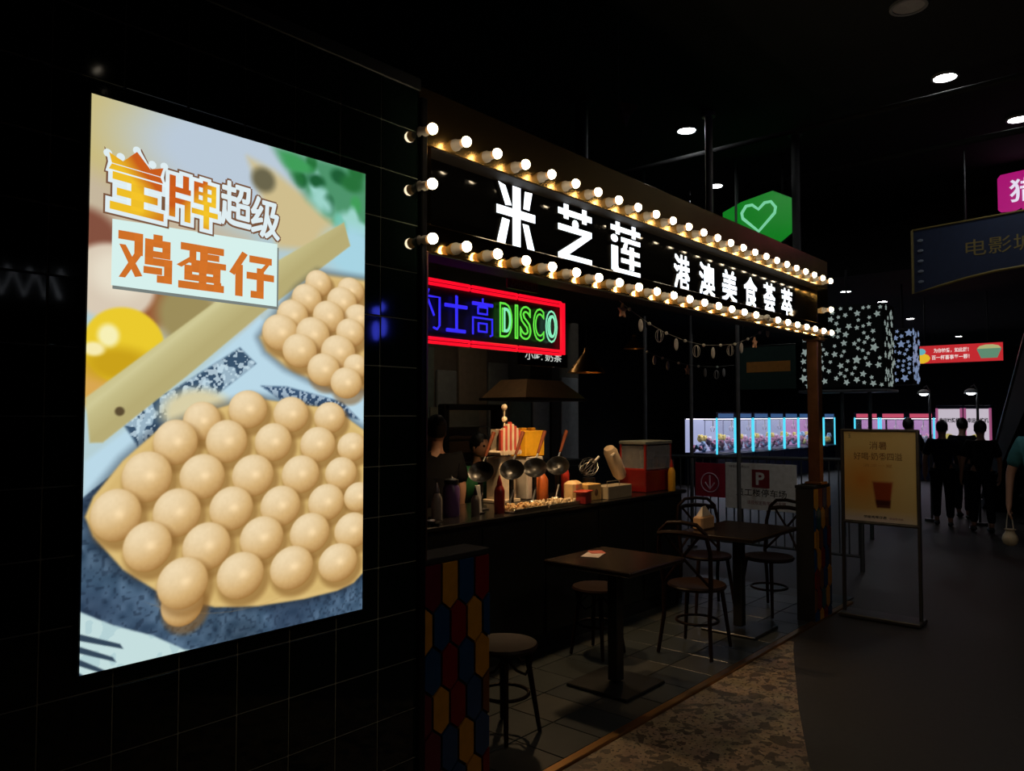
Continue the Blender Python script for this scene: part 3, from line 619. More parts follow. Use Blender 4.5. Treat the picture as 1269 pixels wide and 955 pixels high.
bottle(3.62, 3.46, .18, .028, mat('smoke_bottle', (.14, .12, .10), .3), M_steel, 'small smoke coloured bottle right of the purple jar')
MREDP = mat('red_plastic', (.45, .03, .015), .35); MORG = mat('orange_plastic', (.6, .14, .03), .35); MYEL = mat('yellow_plastic', (.75, .38, .03), .4)
bottle(3.83, 3.44, .25, .036, mat('dark_red_glass', (.22, .02, .012), .3), MREDP, 'dark red bottle left of the food trays')
bottle(4.66, 3.745, .26, .05, MORG, M_chrome, 'orange squeeze bottle with a round grey knob behind the ladles', cone=False)
bottle(4.90, 3.70, .31, .034, MREDP, MREDP, 'bright red ketchup bottle behind the wooden blocks')
bottle(5.93, 3.33, .27, .032, MYEL, MREDP, 'yellow and red sauce bottle in front of the popcorn machine')
t = on_counter('white_card_holder', 'upright narrow white card between the dark jars and the red bottle', 'card', 3.69, 3.5); MB().bbox((0, 0, .095), (.045, .01, .19), .002, rot=(R(-6), 0, 0)).build('card', M_wplast, t); MB().bbox((0, 0, .006), (.07, .05, .012), .002).build('base', M_steel, t)
t = on_counter('small_dish', 'small shiny dish at the far left front edge of the counter', 'dish', 3.15, 3.345); MB().lathe([(.02, 0), (.045, .015), (.05, .03), (.046, .03), (.04, .018), (0, .008)], n=20).build('bowl', M_chrome, t, smooth=True)
# ladles on stands in front of food trays
M_iron = mat('black_iron', (.006, .006, .006), .33, .5); M_hand = mat('reddish_wood', (.16, .045, .02), .7, noise=.3, spec=.1)
def ladle():
    t = on_counter('wok_ladle', '', 'ladle', 0, 0, 0)
    tilt = Vector((-.62, -.42, .62)).to_track_quat('Z', 'Y').to_matrix()
    c = Vector((0, 0, .235))
    MB().lathe([(0, 0), (.035, .004), (.065, .018), (.085, .042), (.089, .046), (.083, .044), (.062, .023), (.034, .010), (0, .006)], c=c, M=tilt, n=24).build('bowl', M_iron, t, smooth=True)
    MB().tube([c + Vector((.03, .03, .07)), c + Vector((.09, .045, .13))], .007).build('shaft', M_chrome, t, smooth=True)
    MB().tube([c + Vector((.085, .045, .125)), c + Vector((.20, .07, .29))], [.010, .016], 10).build('handle', M_hand, t, smooth=True)
    MB().bbox((0, .01, .11), (.035, .02, .22), .003).bbox((0, .01, .005), (.09, .08, .01), .003).build('stand', M_black, t)
    MB().tube([(-.03, -.03, .12), (-.09, -.05, .03)], .008).ball((-.10, -.055, .025), (.03, .022, .012), 10).build('spoon', M_chrome, t, smooth=True)
    return t
l0 = ladle(); lpos = [(3.87, 3.64), (4.17, 3.62), (4.44, 3.63), (4.73, 3.64)]
labs = ['leftmost black iron ladle with reddish handle, left of the food trays', 'black iron ladle in front of the striped stand', 'black iron ladle in front of the yellow box', 'rightmost black iron ladle beside the wooden blocks']
for k, (x, y) in enumerate(lpos):
    o = l0 if k == 0 else dup(l0); o.location = (x, y, CZ); o['label'] = labs[k]; o['group'] = 'iron ladles propped along the counter'
M_food = mat('fried_food', (.72, .46, .20), .55, noise=.4, nscale=40); M_food2 = mat('pale_fish_ball', (.72, .55, .33), .5)
for k, (x0, lab) in enumerate(((3.86, 'steel tray of fried pieces under the left lamp'), (4.235, 'steel tray of pale skewered food right of the fried pieces'))):
    t = on_counter('food_tray', lab, 'tray', x0, 3.335)
    MB().bbox((.17, .08, .006), (.36, .18, .012), .003).build('pan', M_chrome, t); MB().bbox((.17, -.006, .018), (.36, .008, .02), .002).build('rim', M_chrome, t)
    b = MB()
    for q in range(90):
        px_, py_ = random.uniform(.01, .33), random.uniform(.01, .155); pz_ = .018 + .028 * random.random() * (1 - abs(px_ - .17) * 3)
        b.ball((px_, py_, pz_), (.018, .011 + .006 * random.random(), .010), 6, M=Euler((random.random(), random.random() * 2, random.random() * 3)).to_matrix())
    tag(b.build('fried_snacks' if k == 0 else 'skewered_snacks', M_food if k == 0 else M_food2, None, smooth=True, kind='stuff', loc=(x0, 3.335, CZ)), 'heap of golden fried bits in the left food tray' if k == 0 else 'heap of pale squid pieces in the right food tray', 'food')
# striped popcorn stand ornament
t = on_counter('striped_stand', 'red and white striped tower stand with ball finials behind the ladles', 'display stand', 4.33, 3.87)
MWH = mat('cream_enamel', (.75, .62, .45), .4); MRS = mat('stripe_red', (.6, .09, .06), .4)
MB().bbox((0, 0, .17), (.19, .14, .34), .008).bbox((0, 0, .012), (.24, .18, .024), .004).build('body', MWH, t)
b = MB()
for k in range(9):
    a = -.1 + k * .025
    for s_ in (-1,):
        zt = .60 - abs(a) * .6
        b.box((a, -.085, .375 + (zt - .375) / 2), (.0247, .02, zt - .375), mi=k % 2)
b.box((0, -.03, .46), (.205, .09, .17), mi=1); b.build('canopy', [MRS, MWH], t)
b = MB()
for k in range(8): b.cyl((-.105 + k * .03, -.098, .372), (-.105 + k * .03, .02, .372), .018, n=10)
b.build('scalloped_rim', MWH, t, smooth=True)
MB().cyl((0, -.03, .54), (0, -.03, .70), .006).ball((0, -.03, .62), .022).ball((0, -.03, .71), .024).build('finial', MWH, t, smooth=True)
t = on_counter('yellow_box', 'bright yellow box with tabs on a white base, right of the striped stand', 'box', 4.66, 3.89)
MB().bbox((0, 0, .43), (.23, .16, .20), .006).build('box_body', mat('yellow_card', (.85, .42, .02), .45), t); MB().bbox((-.06, 0, .542), (.05, .05, .022), .004).bbox((.05, 0, .542), (.05, .05, .022), .004).build('tab', MYEL, t)
MB().bbox((0, 0, .165), (.2, .16, .33), .008).build('base', mat('white_enamel', (.5, .46, .4), .4), t); MB().bbox((.05, -.085, .27), (.04, .012, .04), .003).build('dial', M_black, t)
# wooden blocks, red box
M_lw = mat('light_wood', (.72, .48, .22), .5, noise=.3, nscale=14)
for nm, lab, c, d, m, rz in (('wooden_block', 'rounded light wooden block right of the ladles', (4.70, 3.475), (.15, .10, .155), M_lw, .2), ('wooden_crate', 'lower wooden crate with a dark knot beside the rounded block', (4.875, 3.46), (.16, .13, .125), mat('honey_wood', (.58, .36, .12), .5, noise=.3, nscale=14), -.1), ('dark_red_box', 'low dark red box in front of the wooden blocks', (4.655, 3.345), (.13, .08, .085), mat('red_card', (.24, .012, .012), .5), .3)):
    t = on_counter(nm, lab, 'box' if 'red' in nm or 'crate' in nm else 'block', *c, rz); MB().bbox((0, 0, d[2] / 2), d, .02 if nm == 'wooden_block' else .005).build('body', m, t)
    if nm == 'wooden_crate': MB().ball((0.02, -.065, .06), (.022, .004, .028), 10).build('knot', mat('knot', (.12, .05, .02), .6), t)
    if nm == 'dark_red_box': MB().bbox((0, 0, .089), (.155, .105, .01), .003).build('lid', MREDP, t)
# wire basket, tray and white loaf-shaped lid machine
t = on_counter('wire_whisk', 'balloon whisk of thin steel wire lying against the grey box', 'whisk', 5.08, 3.60)
for k in range(6):
    a = k * math.pi / 6; b = MB(); pts = []
    for q in range(13):
        th = 2 * math.pi * q / 12; rr = .075; p = Vector((rr * math.sin(th) * math.cos(a), rr * math.sin(th) * math.sin(a), .085 * math.cos(th))); pts.append(Euler((0, R(60), 0)).to_matrix() @ p + Vector((0, 0, .235)))
    b.tube(pts[:-1], .0022, 5, closed=True); b.build('wire', M_chrome, t, smooth=True)
MB().tube([(.06, 0, .26), (.14, 0, .31)], .012).build('handle', M_chrome, t, smooth=True); MB().cyl((0, 0, 0), (0, 0, .15), .06, .05, n=16).build('pot', M_steel, t, smooth=True)
t = on_counter('grey_box', 'low grey wooden box with wire sides in front of the whisk', 'box', 5.14, 3.41); MB().bbox((0, 0, .05), (.34, .14, .10), .004).build('body', mat('grey_wood', (.30, .24, .15), .6), t)
MB().tube([(-.17, -.06, .1), (-.17, -.06, .14), (0, -.06, .14), (0, -.06, .1)], .003, 5).build('rail', M_chrome, t)
t = on_counter('open_iron', 'cream waffle iron with its long rounded lid swung up, on the counter', 'waffle iron', 5.47, 3.62)
MB().lathe([(.10, 0), (.125, .02), (.13, .05), (.11, .06), (0, .062)], n=24).build('base', MWH, t, smooth=True)
b = MB(); dr = Vector((-.165, 0, .23)).normalized(); u_ = Matrix.Rotation(-math.atan2(.165, .23), 3, 'Y')
b.lathe([(0, -.165), (.04, -.155), (.055, -.12), (.058, 0), (.055, .12), (.04, .155), (0, .165)], c=(0.02, 0, .25), M=u_ @ Matrix.Diagonal((1, 1.1, 1)), n=20); b.build('lid', mat('cream_lid', (.86, .66, .42), .35, noise=.1), t, smooth=True)
MB().tube([(-.07, -.05, .33), (-.13, -.06, .31)], .012).build('handle', MWH, t, smooth=True)
# popcorn machine
t = on_counter('popcorn_machine', 'red popcorn machine with a glass case at the right end of the counter', 'popcorn machine', 5.62, 3.40)
MPR = mat('machine_red', (.30, .015, .012), .35)
MB().bbox((.22, .13, .09), (.44, .26, .18), .006).build('base', MPR, t); MB().bbox((.22, .13, .415), (.45, .27, .03), .006).build('roof', mat('grey_glass', (.28, .30, .26), .3), t)
b = MB()
for x in (.01, .43):
    for y in (.01, .25): b.bbox((x, y, .29), (.018, .018, .22), .003)
b.bbox((.01, .13, .19), (.02, .24, .02), .003); b.build('frame', mat('machine_frame_red', (.55, .04, .03), .35), t)
MB().box((.22, .005, .29), (.40, .004, .20)).box((.005, .13, .29), (.004, .22, .20)).build('glass', M_glass, t)
MB().lathe([(.05, .0), (.065, .03), (.065, .07), (.03, .08)], c=(.24, .13, .27), n=16).build('kettle', M_chrome, t, smooth=True)

# ---------------------------------------------------------------- people
def skin_mesh(verts, radii, edges, root=0, sub=1):
    me = bpy.data.meshes.new('s'); me.from_pydata([tuple(v) for v in verts], edges, []); o = bpy.data.objects.new('s', me); COL.objects.link(o)
    o.modifiers.new('k', 'SKIN'); sv = me.skin_vertices[0].data
    for i, r_ in enumerate(radii): sv[i].radius = (r_, r_) if not isinstance(r_, tuple) else r_; sv[i].use_root = (i == root)
    o.modifiers['k'].use_smooth_shade = True
    s = o.modifiers.new('u', 'SUBSURF'); s.levels = sub; s.render_levels = sub
    m = bpy.data.meshes.new_from_object(o.evaluated_get(bpy.context.evaluated_depsgraph_get())); COL.objects.unlink(o); bpy.data.objects.remove(o)
    return m
def person(name_label, loc, rz, height, top_m, bot_m, lean=0., rarm=None, larm=None, head_fwd=0.02, hair='short', step=.05):
    t = thing('person', name_label, 'person', loc, rz); S = height / 1.70
    def sc(p): return Vector((p[0] + lean * max(0, p[2] - .9), p[1], p[2])) * S
    # facing +x ; right arm at -y
    J = {'pel': ((0, 0, .94), .105), 'sp': ((0, 0, 1.08), .11), 'ch': ((0, 0, 1.27), .128), 'nb': ((0, 0, 1.40), .07), 'nk': ((head_fwd * .5, 0, 1.48), .052),
         'h1': ((head_fwd + .01, 0, 1.56), .078), 'h2': ((head_fwd + .012, 0, 1.62), .085)}
    E_ = [('pel', 'sp'), ('sp', 'ch'), ('ch', 'nb'), ('nb', 'nk'), ('nk', 'h1'), ('h1', 'h2')]
    arms = {-1: rarm or [(.0, -.26, 1.10), (.06, -.27, .86), (.08, -.27, .79)], 1: larm or [(.0, .26, 1.10), (.06, .27, .86), (.08, .27, .79)]}
    for s_ in (-1, 1):
        J['sh%d' % s_] = ((0, s_ * .175, 1.37), .062); el, wr, pa = arms[s_]
        J['el%d' % s_] = (el, .042); J['wr%d' % s_] = (wr, .027); J['pa%d' % s_] = (pa, .034)
        E_ += [('ch', 'sh%d' % s_), ('sh%d' % s_, 'el%d' % s_), ('el%d' % s_, 'wr%d' % s_), ('wr%d' % s_, 'pa%d' % s_)]
        J['hp%d' % s_] = ((0, s_ * .09, .86), .09); J['kn%d' % s_] = ((s_ * step + .02, s_ * .10, .48), .06); J['an%d' % s_] = ((s_ * step * 1.6 - .02, s_ * .10, .09), .038); J['to%d' % s_] = ((s_ * step * 1.6 + .13, s_ * .11, .035), .032)
        E_ += [('pel', 'hp%d' % s_), ('hp%d' % s_, 'kn%d' % s_), ('kn%d' % s_, 'an%d' % s_), ('an%d' % s_, 'to%d' % s_)]
        d = (Vector(pa) - Vector(wr)).normalized(); side = Vector((1, 0, 0)) if abs(d.x) < .7 else Vector((0, 0, 1))
        side = (side - d * side.dot(d)).normalized(); nrm = Vector((0, -s_, 0)); nrm = (nrm - d * nrm.dot(d)); nrm = nrm.normalized() if nrm.length > .1 else d.cross(side)
        for fi, (off, ln) in enumerate(((.026, .068), (.009, .078), (-.009, .072), (-.026, .056))):
            p0 = Vector(pa) + side * off + d * .018; p1 = p0 + d * ln * .5 + nrm * .006; p2 = p1 + d * ln * .42 + nrm * .02
            a, b2, c = 'f%d%d' % (fi, s_), 'g%d%d' % (fi, s_), 'k%d%d' % (fi, s_); J[a] = (tuple(p0), .011); J[b2] = (tuple(p1), .0095); J[c] = (tuple(p2), .008)
            E_ += [('pa%d' % s_, a), (a, b2), (b2, c)]
        p0 = Vector(pa) + side * .03 - d * .012; p1 = p0 + side * .022 + d * .022 + nrm * .008; p2 = p1 + d * .028 + nrm * .012; J['t0%d' % s_] = (tuple(p0), .012); J['t1%d' % s_] = (tuple(p1), .0105); J['t2%d' % s_] = (tuple(p2), .009)
        E_ += [('pa%d' % s_, 't0%d' % s_), ('t0%d' % s_, 't1%d' % s_), ('t1%d' % s_, 't2%d' % s_)]
    keys = list(J); ix = {k_: i for i, k_ in enumerate(keys)}
    me = skin_mesh([sc(J[k_][0]) for k_ in keys], [J[k_][1] * S for k_ in keys], [(ix[a], ix[b2]) for a, b2 in E_])
    # face: nose, brow, chin, ears joined into the body mesh
    hc = sc((head_fwd + .012, 0, 1.60)); b = MB(); b.ball(hc + Vector((.0, 0, 0.0)), (.098 * S, .078 * S, .118 * S), 18)
    b.ball(hc + Vector((.098, 0, -.012)) * S, (.016 * S, .012 * S, .024 * S), 8); b.ball(hc + Vector((.05, 0, -.085)) * S, (.034 * S, .034 * S, .024 * S), 8)
    for s_ in (-1, 1): b.ball(hc + Vector((-.005, s_ * .08, -.012)) * S, (.02 * S, .008 * S, .032 * S), 8)
    tmp = bpy.data.meshes.new('t'); tmp.from_pydata(b.v, [], b.f)
    import bmesh
    bm = bmesh.new(); bm.from_mesh(me); bm.from_mesh(tmp); bm.to_mesh(me); bm.free(); bpy.data.meshes.remove(tmp)
    me.polygons.foreach_set('use_smooth', [True] * len(me.polygons)); me.materials.clear(); me.materials.append(M_skin); me.name = 'body'
    o = bpy.data.objects.new('body', me); COL.objects.link(o); o.parent = t
    b = MB()
    for s_ in (-1, 1): b.ball(hc + Vector((.086, s_ * .032, .012)) * S, .012 * S, 8)
    b.build('eye', mat('eye_dark', (.02, .015, .01), .2), t, smooth=True)
    MB().ball(hc + Vector((.088, 0, -.055)) * S, (.012 * S, .024 * S, .007 * S), 8).build('mouth', mat('lips', (.25, .08, .06), .5), t, smooth=True)
    b = MB(); b.ball(hc + Vector((-.018, 0, .03)) * S, (.104 * S, .09 * S, .112 * S), 16)
    if hair == 'long': b.ball(hc + Vector((-.05, 0, -.08)) * S, (.07 * S, .085 * S, .15 * S), 14)
    if hair == 'bun': b.ball(hc + Vector((-.09, 0, .09)) * S, .05 * S, 12)
    b.build('hair', M_hair, t, smooth=True)
    def sub(keys_, grow, m, nm, extra=None):
        ix2 = {k_: i for i, k_ in enumerate(keys_)}; ed = [(ix2[a], ix2[b2]) for a, b2 in E_ if a in ix2 and b2 in ix2]
        pts = [sc((extra or {}).get(k_, J[k_][0])) for k_ in keys_]
        me2 = skin_mesh(pts, [(J[k_][1] + grow) * S for k_ in keys_], ed); me2.materials.clear(); me2.materials.append(m); me2.name = nm
        o2 = bpy.data.objects.new(nm, me2); COL.objects.link(o2); o2.parent = t; return o2
    hlf = {}
    for s_ in (-1, 1):
        e = Vector(arms[s_][0]); shv = Vector(J['sh%d' % s_][0]); hlf['el%d' % s_] = tuple(shv.lerp(e, .85))
    sub(['sp', 'pel', 'ch', 'nb', 'sh-1', 'sh1', 'el-1', 'el1'], .030, top_m, 'shirt', {**hlf, 'nb': (0, 0, 1.39), 'pel': (0, 0, .88)})
    an = {'an%d' % s_: (J['an%d' % s_][0][0], J['an%d' % s_][0][1], .12) for s_ in (-1, 1)}
    sub(['pel', 'hp-1', 'hp1', 'kn-1', 'kn1', 'an-1', 'an1'], .022, bot_m, 'trousers', an)
    for s_ in (-1, 1):
        a = sc(J['an%d' % s_][0]); a.z = 0
        MB().ball(a + Vector((.06, 0, .038)) * S, (.13 * S, .045 * S, .04 * S), 14).build('shoe', mat('dark_shoe', (.03, .03, .03), .5), t, smooth=True)
    return t, J, S
DK = mat('dark_cloth', (.005, .005, .006), .9, spec=.1); DK2 = mat('charcoal_cloth', (.009, .009, .01), .8, spec=.1); NAVY = mat('navy_cloth', (.006, .008, .022), .8, spec=.1); TEAL = mat('teal_cloth', (.03, .16, .18), .8, noise=.4, nscale=25)
JEAN = mat('dark_trousers', (.006, .007, .011), .8, spec=.1)
person('person in dark clothes with back turned, standing left of the trio near the pink cabinets', (12.6, 2.64, 0), R(10), 1.50, NAVY, JEAN)
person('person in dark clothes at the middle of the trio seen from behind', (13.75, 2.60, 0), R(-8), 1.53, DK, JEAN)
person('person in charcoal clothes at the right of the trio, turned slightly aside', (12.3, 2.10, 0), R(25), 1.50, DK2, JEAN)
person('person in dark clothes half hidden behind the floor standing poster', (13.4, 3.29, 0), R(0), 1.53, DK, JEAN)
arm = [(.02, -.25, 1.10), (.0, -.27, .84), (-.01, -.27, .755)]
pe, JJ, S_ = person('person in teal short sleeves carrying a small bag at the right edge', (8.35, .93, 0), R(0), 1.66, TEAL, JEAN, larm=[(-.02, .27, 1.10), (-.09, .275, .85), (-.11, .275, .765)], step=.08)
t = thing('plastic_bag', 'small pale plastic bag hanging from the hand of the person in teal', 'bag', (8.26, 1.197, .42))
MB().lathe([(.03, 0), (.055, .02), (.066, .055), (.058, .09), (.04, .12), (.035, .135), (.05, .15), (.03, .145)], n=12).build('bag_body', mat('pale_plastic', (.62, .52, .34), .4), t, smooth=True)
MB().tube([(0, -.03, .13), (-.005, -.022, .22), (-.005, -.004, .30), (-.005, .012, .30), (-.005, .022, .22), (0, .03, .13)], .005).build('handle', mat('white_handle', (.6, .58, .5), .5), t, smooth=True)
ST = lambda s_: [(-.04, s_ * .205, 1.12), (.0, s_ * .20, .90), (.01, s_ * .20, .83)]
M_apr = mat('green_apron', (.006, .10, .03), .8)
person('staff member in dark clothes with a black bun behind the left counter', (4.06, 4.29, 0), R(60), 1.57, DK, JEAN, hair='bun', rarm=ST(-1), larm=ST(1))
person('staff member in a green sleeved top bending over the counter beside the hatch', (4.52, 4.29, 0), R(-95), 1.43, M_apr, DK, rarm=ST(-1), larm=ST(1))

# ---------------------------------------------------------------- tables, chairs, stools
M_tt = mat('dark_table_top', (.020, .013, .010), .25, noise=.3, nscale=10, spec=.3)
def table(x, y, w_, d, label):
    t = thing('cafe_table', label, 'table', (x, y, 0))
    MB().bbox((0, 0, .735), (w_, d, .03), .006).build('tabletop', M_tt, t)
    MB().bbox((0, 0, .38), (.07, .07, .68), .004).build('column', M_steel, t); MB().bbox((0, 0, .02), (.42, .42, .02), .006).build('base', M_steel, t); MB().box((0, 0, .712), (.34, .34, .016)).build('bracket', M_steel, t)
    return t
table(3.88, 2.56, .62, .60, 'square cafe table nearest the camera with papers on it')
table(5.48, 2.52, .80, .58, 'cafe table farther along, before the red arrow sign')
def legs(t, h, r_, spl, m, n=4):
    for k in range(n):
        a = R(45 + 360 / n * k); c, s_ = math.cos(a), math.sin(a)
        MB().tube([(c * (r_ - .02), s_ * (r_ - .02), h), (c * (r_ + spl * .3), s_ * (r_ + spl * .3), h * .5), (c * (r_ + spl), s_ * (r_ + spl), 0.006)], [.016, .014, .011], 10).build('leg', m, t, smooth=True)
def stool(x, y, label):
    t = thing('round_stool', label, 'stool', (x, y, .01)); h = .45
    MB().lathe([(.10, h - .03), (.165, h - .028), (.172, h - .012), (.165, h), (.14, h - .004), (0, h - .008)], n=28).build('seat', M_wood, t, smooth=True)
    legs(t, h - .02, .13, .05, M_wood)
    MB().tube([(.125 * math.cos(a * math.pi / 12), .125 * math.sin(a * math.pi / 12), .20) for a in range(24)], .009, 8, closed=True).build('ring_stretcher', M_wood, t, smooth=True)
    b = MB()
    for k in range(4):
        a = R(k * 90); b.tube([(.14 * math.cos(a + q) , .14 * math.sin(a + q), h - .03 - .10 * abs(math.cos(q * 2)) ** 1) for q in (-.75, -.4, 0, .4, .75)], .007, 6)
    b.build('bent_brace', M_wood, t, smooth=True)
    return t
stool(2.93, 2.60, 'round bentwood stool nearest the coloured tile pillar'); stool(4.30, 2.98, 'round bentwood stool behind the table with papers')
def chair(x, y, rz, label):
    t = thing('bentwood_chair', label, 'chair', (x, y, .01), rz); h = .45     # back at local -x
    MB().lathe([(.12, h - .03), (.19, h - .028), (.20, h - .012), (.19, h), (.16, h - .006), (0, h - .008)], n=28).build('seat', M_wood, t, smooth=True)
    for s_ in (-1, 1):
        MB().tube([(.13, s_ * .12, h - .02), (.15, s_ * .14, .25), (.18, s_ * .165, .006)], [.016, .014, .011], 10).build('leg', M_wood, t, smooth=True)
        MB().tube([(-.22, s_ * .185, .006), (-.18, s_ * .16, .25), (-.165, s_ * .165, .46), (-.21, s_ * .18, .70), (-.235, s_ * .16, .82), (-.24, s_ * .10, .875), (-.24, 0, .885)], [.012, .014, .015, .014, .014, .014, .014], 10).build('back_post', M_wood, t, smooth=True)
    MB().tube([(-.235, -.17, .80), (-.265, -.09, .815), (-.275, 0, .82), (-.265, .09, .815), (-.235, .17, .80)], .017, 8).build('top_rail', M_wood, t, smooth=True)
    MB().tube([(-.17, -.16, .47), (-.225, -.03, .62), (-.25, .12, .80)], .010, 8).tube([(-.17, .16, .47), (-.235, .03, .62), (-.25, -.12, .80)], .010, 8).build('cross_back', M_wood, t, smooth=True)
    MB().tube([(.14 * math.cos(a * math.pi / 12), .14 * math.sin(a * math.pi / 12), .2) for a in range(24)], .009, 8, closed=True).build('ring_stretcher', M_wood, t, smooth=True)
    return t
chair(4.82, 2.52, R(5), 'cross backed bentwood chair between the two tables')
chair(6.13, 2.56, R(165), 'cross backed bentwood chair beside the right tiled pillar')
chair(5.88, 2.98, R(228), 'cross backed bentwood chair on the far side of the second table')
t = thing('paper_menu', 'folded red and white paper menu lying on the nearest table', 'paper', (3.88, 2.72, .7505), R(20)); MB().bbox((0, 0, .002), (.16, .11, .003), .0005).build('sheet', mat('menu_white', (.6, .5, .45), .6), t); MB().bbox((.09, .0, .004), (.10, .09, .003), .0005, rot=(0, 0, .5)).build('flap', mat('menu_red', (.45, .08, .05), .6), t)
t = thing('snack_pouch', 'cream and tan paper pouch standing on the second table', 'pouch', (5.32, 2.72, .7505)); MB().bbox((0, 0, .05), (.20, .08, .10), .012, rot=None).build('pouch_body', mat('tan_paper', (.5, .30, .15), .6), t)
b = MB(); b.add([(-.08, -.03, .09), (.08, -.03, .09), (.08, .03, .09), (-.08, .03, .09), (-.02, 0, .17), (.03, 0, .17)], [(0, 1, 5, 4), (1, 2, 5), (2, 3, 4, 5), (3, 0, 4), (3, 2, 1, 0)]); b.build('folded_top', mat('cream_paper', (.6, .5, .38), .6), t)

# ---------------------------------------------------------------- garlands
M_bead = mat('bead_white', (.75, .68, .6), .5); M_cord = mat('pale_cord', (.4, .36, .3), .7); M_egg = mat('paper_egg', (.6, .54, .48), .7, noise=.35, nscale=60); M_org = mat('felt_orange', (.75, .42, .26), .8); M_wire = mat('ornament_wire', (.6, .56, .5), .4, .3)
def garland(label, y, cord, orn, sc=1.):
    t = thing('garland', label, 'garland', (cord[0][0], y, cord[0][1])); ox, oz = cord[0]
    MB().tube([(x - ox, 0, z - oz) for x, z in cord], .0018, 5).build('cord', M_cord, t)
    for x, z in cord[1:-1]: MB().ball((x - ox, 0, z - oz), .011 * sc, 10).build('bead', M_bead, t, smooth=True)
    for kind, x, z in orn:
        p = (x - ox, 0, z - oz)
        if kind == 'e': MB().ball(p, (.022 * sc, .010 * sc, .038 * sc), 12).build('paper_egg', M_egg, t, smooth=True)
        elif kind == 's':
            b = MB(); M = FY.copy(); M.translation = (p[0], .004, p[2]); b.prism([((.042 if q % 2 == 0 else .02) * sc * math.cos(R(90 + q * 36)), (.042 if q % 2 == 0 else .02) * sc * math.sin(R(90 + q * 36))) for q in range(10)], .012, M); b.build('felt_star', M_org, t)
        else:
            b = MB()
            for a in (0, 60, 120):
                b.tube([(p[0] + .022 * sc * math.cos(q * math.pi / 6) * math.cos(R(a)), .022 * sc * math.cos(q * math.pi / 6) * math.sin(R(a)), p[2] + .038 * sc * math.sin(q * math.pi / 6)) for q in range(12)], .0018, 4, closed=True)
            b.build('wire_egg', M_wire, t)
garland('garland of pale eggs and felt stars hung just under the fascia', 2.28, [(3.389, 2.264), (3.609, 2.184), (3.819, 2.123), (4.011, 2.084), (4.238, 2.056), (4.481, 2.046), (4.72, 2.062), (4.935, 2.085), (5.144, 2.134), (5.35, 2.196), (5.577, 2.287)], [('s', 3.536, 2.168), ('e', 3.726, 2.105), ('w', 3.929, 2.062), ('e', 4.128, 2.026), ('w', 4.383, 2.001), ('e', 4.611, 2.005), ('w', 4.864, 2.037), ('e', 5.037, 2.065), ('s', 5.253, 2.115), ('e', 5.492, 2.211)])
garland('smaller dimmer garland hanging behind the first one', 3.3, [(5.342, 2.163), (5.49, 2.122), (5.738, 2.084), (6.015, 2.056), (6.384, 2.046), (6.759, 2.057), (7.126, 2.095)], [('e', 5.605, 2.06), ('e', 5.827, 2.024), ('s', 6.168, 1.999), ('e', 6.512, 1.993), ('w', 6.74, 1.984), ('e', 6.894, 2.009)], 1.1)

# ---------------------------------------------------------------- railing and signs behind the tables
rl = thing('metal_railing', 'dark metal railing with upright bars behind the tables', 'railing', (8.35, 2.5, 0))
b = MB(); b.tube([(0, 0, 1.14), (0, 2.6, 1.10)], .02, 8); b.tube([(0, 0, .15), (0, 2.6, .15)], .015, 8); b.build('rail', mat('railing_grey', (.10, .11, .12), .4, .5), rl)
for k in range(27): MB().cyl((0, .03 + k * .097, .15), (0, .03 + k * .097, 1.12), .008, n=8).build('bar', mat('railing_grey'), rl)
for y in (0, 1.3, 2.6): MB().cyl((0, y, 0), (0, y, 1.15), .022, n=10).build('post', mat('railing_grey'), rl)
t = thing('arrow_sign', 'dark red sign with a circled down arrow on the railing', 'sign', (8.3, 4.342, .655))
MB().bbox((0, -.185, .195), (.012, .37, .39), .003).build('board', mat('sign_maroon', (.45, .02, .06), .5), t)
M_pink = mat('pale_pink_paint', (.9, .6, .75), .5); b = MB(); b.tube([(-.01, -.185 + .11 * math.cos(a * .2618), .165 + .11 * math.sin(a * .2618)) for a in range(24)], .007, 6, closed=True)
b.tube([(-.01, -.185, .25), (-.01, -.185, .09)], .009, 6); b.tube([(-.01, -.245, .165), (-.01, -.185, .09), (-.01, -.125, .165)], .009, 6); b.build('arrow', M_pink, t)
t = thing('parking_sign', 'white parking notice board with a dark red P beside the arrow sign', 'sign', (8.3, 3.965, .55))
M_pw = mat('notice_white', (.85, .85, .8), .5); MB().bbox((0, -.41, .255), (.012, .82, .515), .003).build('board', M_pw, t); M_dt = mat('dark_ink', (.03, .025, .025), .6); M_dr = mat('sign_red', (.25, .02, .03), .5)
def fxm(x, y, z): M = FX.copy(); M.translation = (x, y, z); return M
MB().box((-.008, -.42, .345), (.006, .20, .20)).build('parking_badge', M_dr, t); text('P', 'lettering', M_pw, t, fxm(-.0115, -.365, .275), .10, .14, off=.03)
text('员工楼停车场', 'lettering', M_dt, t, fxm(-.0072, -.13, .145), .58, .085, off=.01); text('请按规定有序停放车辆', 'lettering', M_dr, t, fxm(-.0072, -.26, .055), .44, .045); text('*停车场收费公示', 'lettering', M_dt, t, fxm(-.0072, -.04, .455), .25, .03)

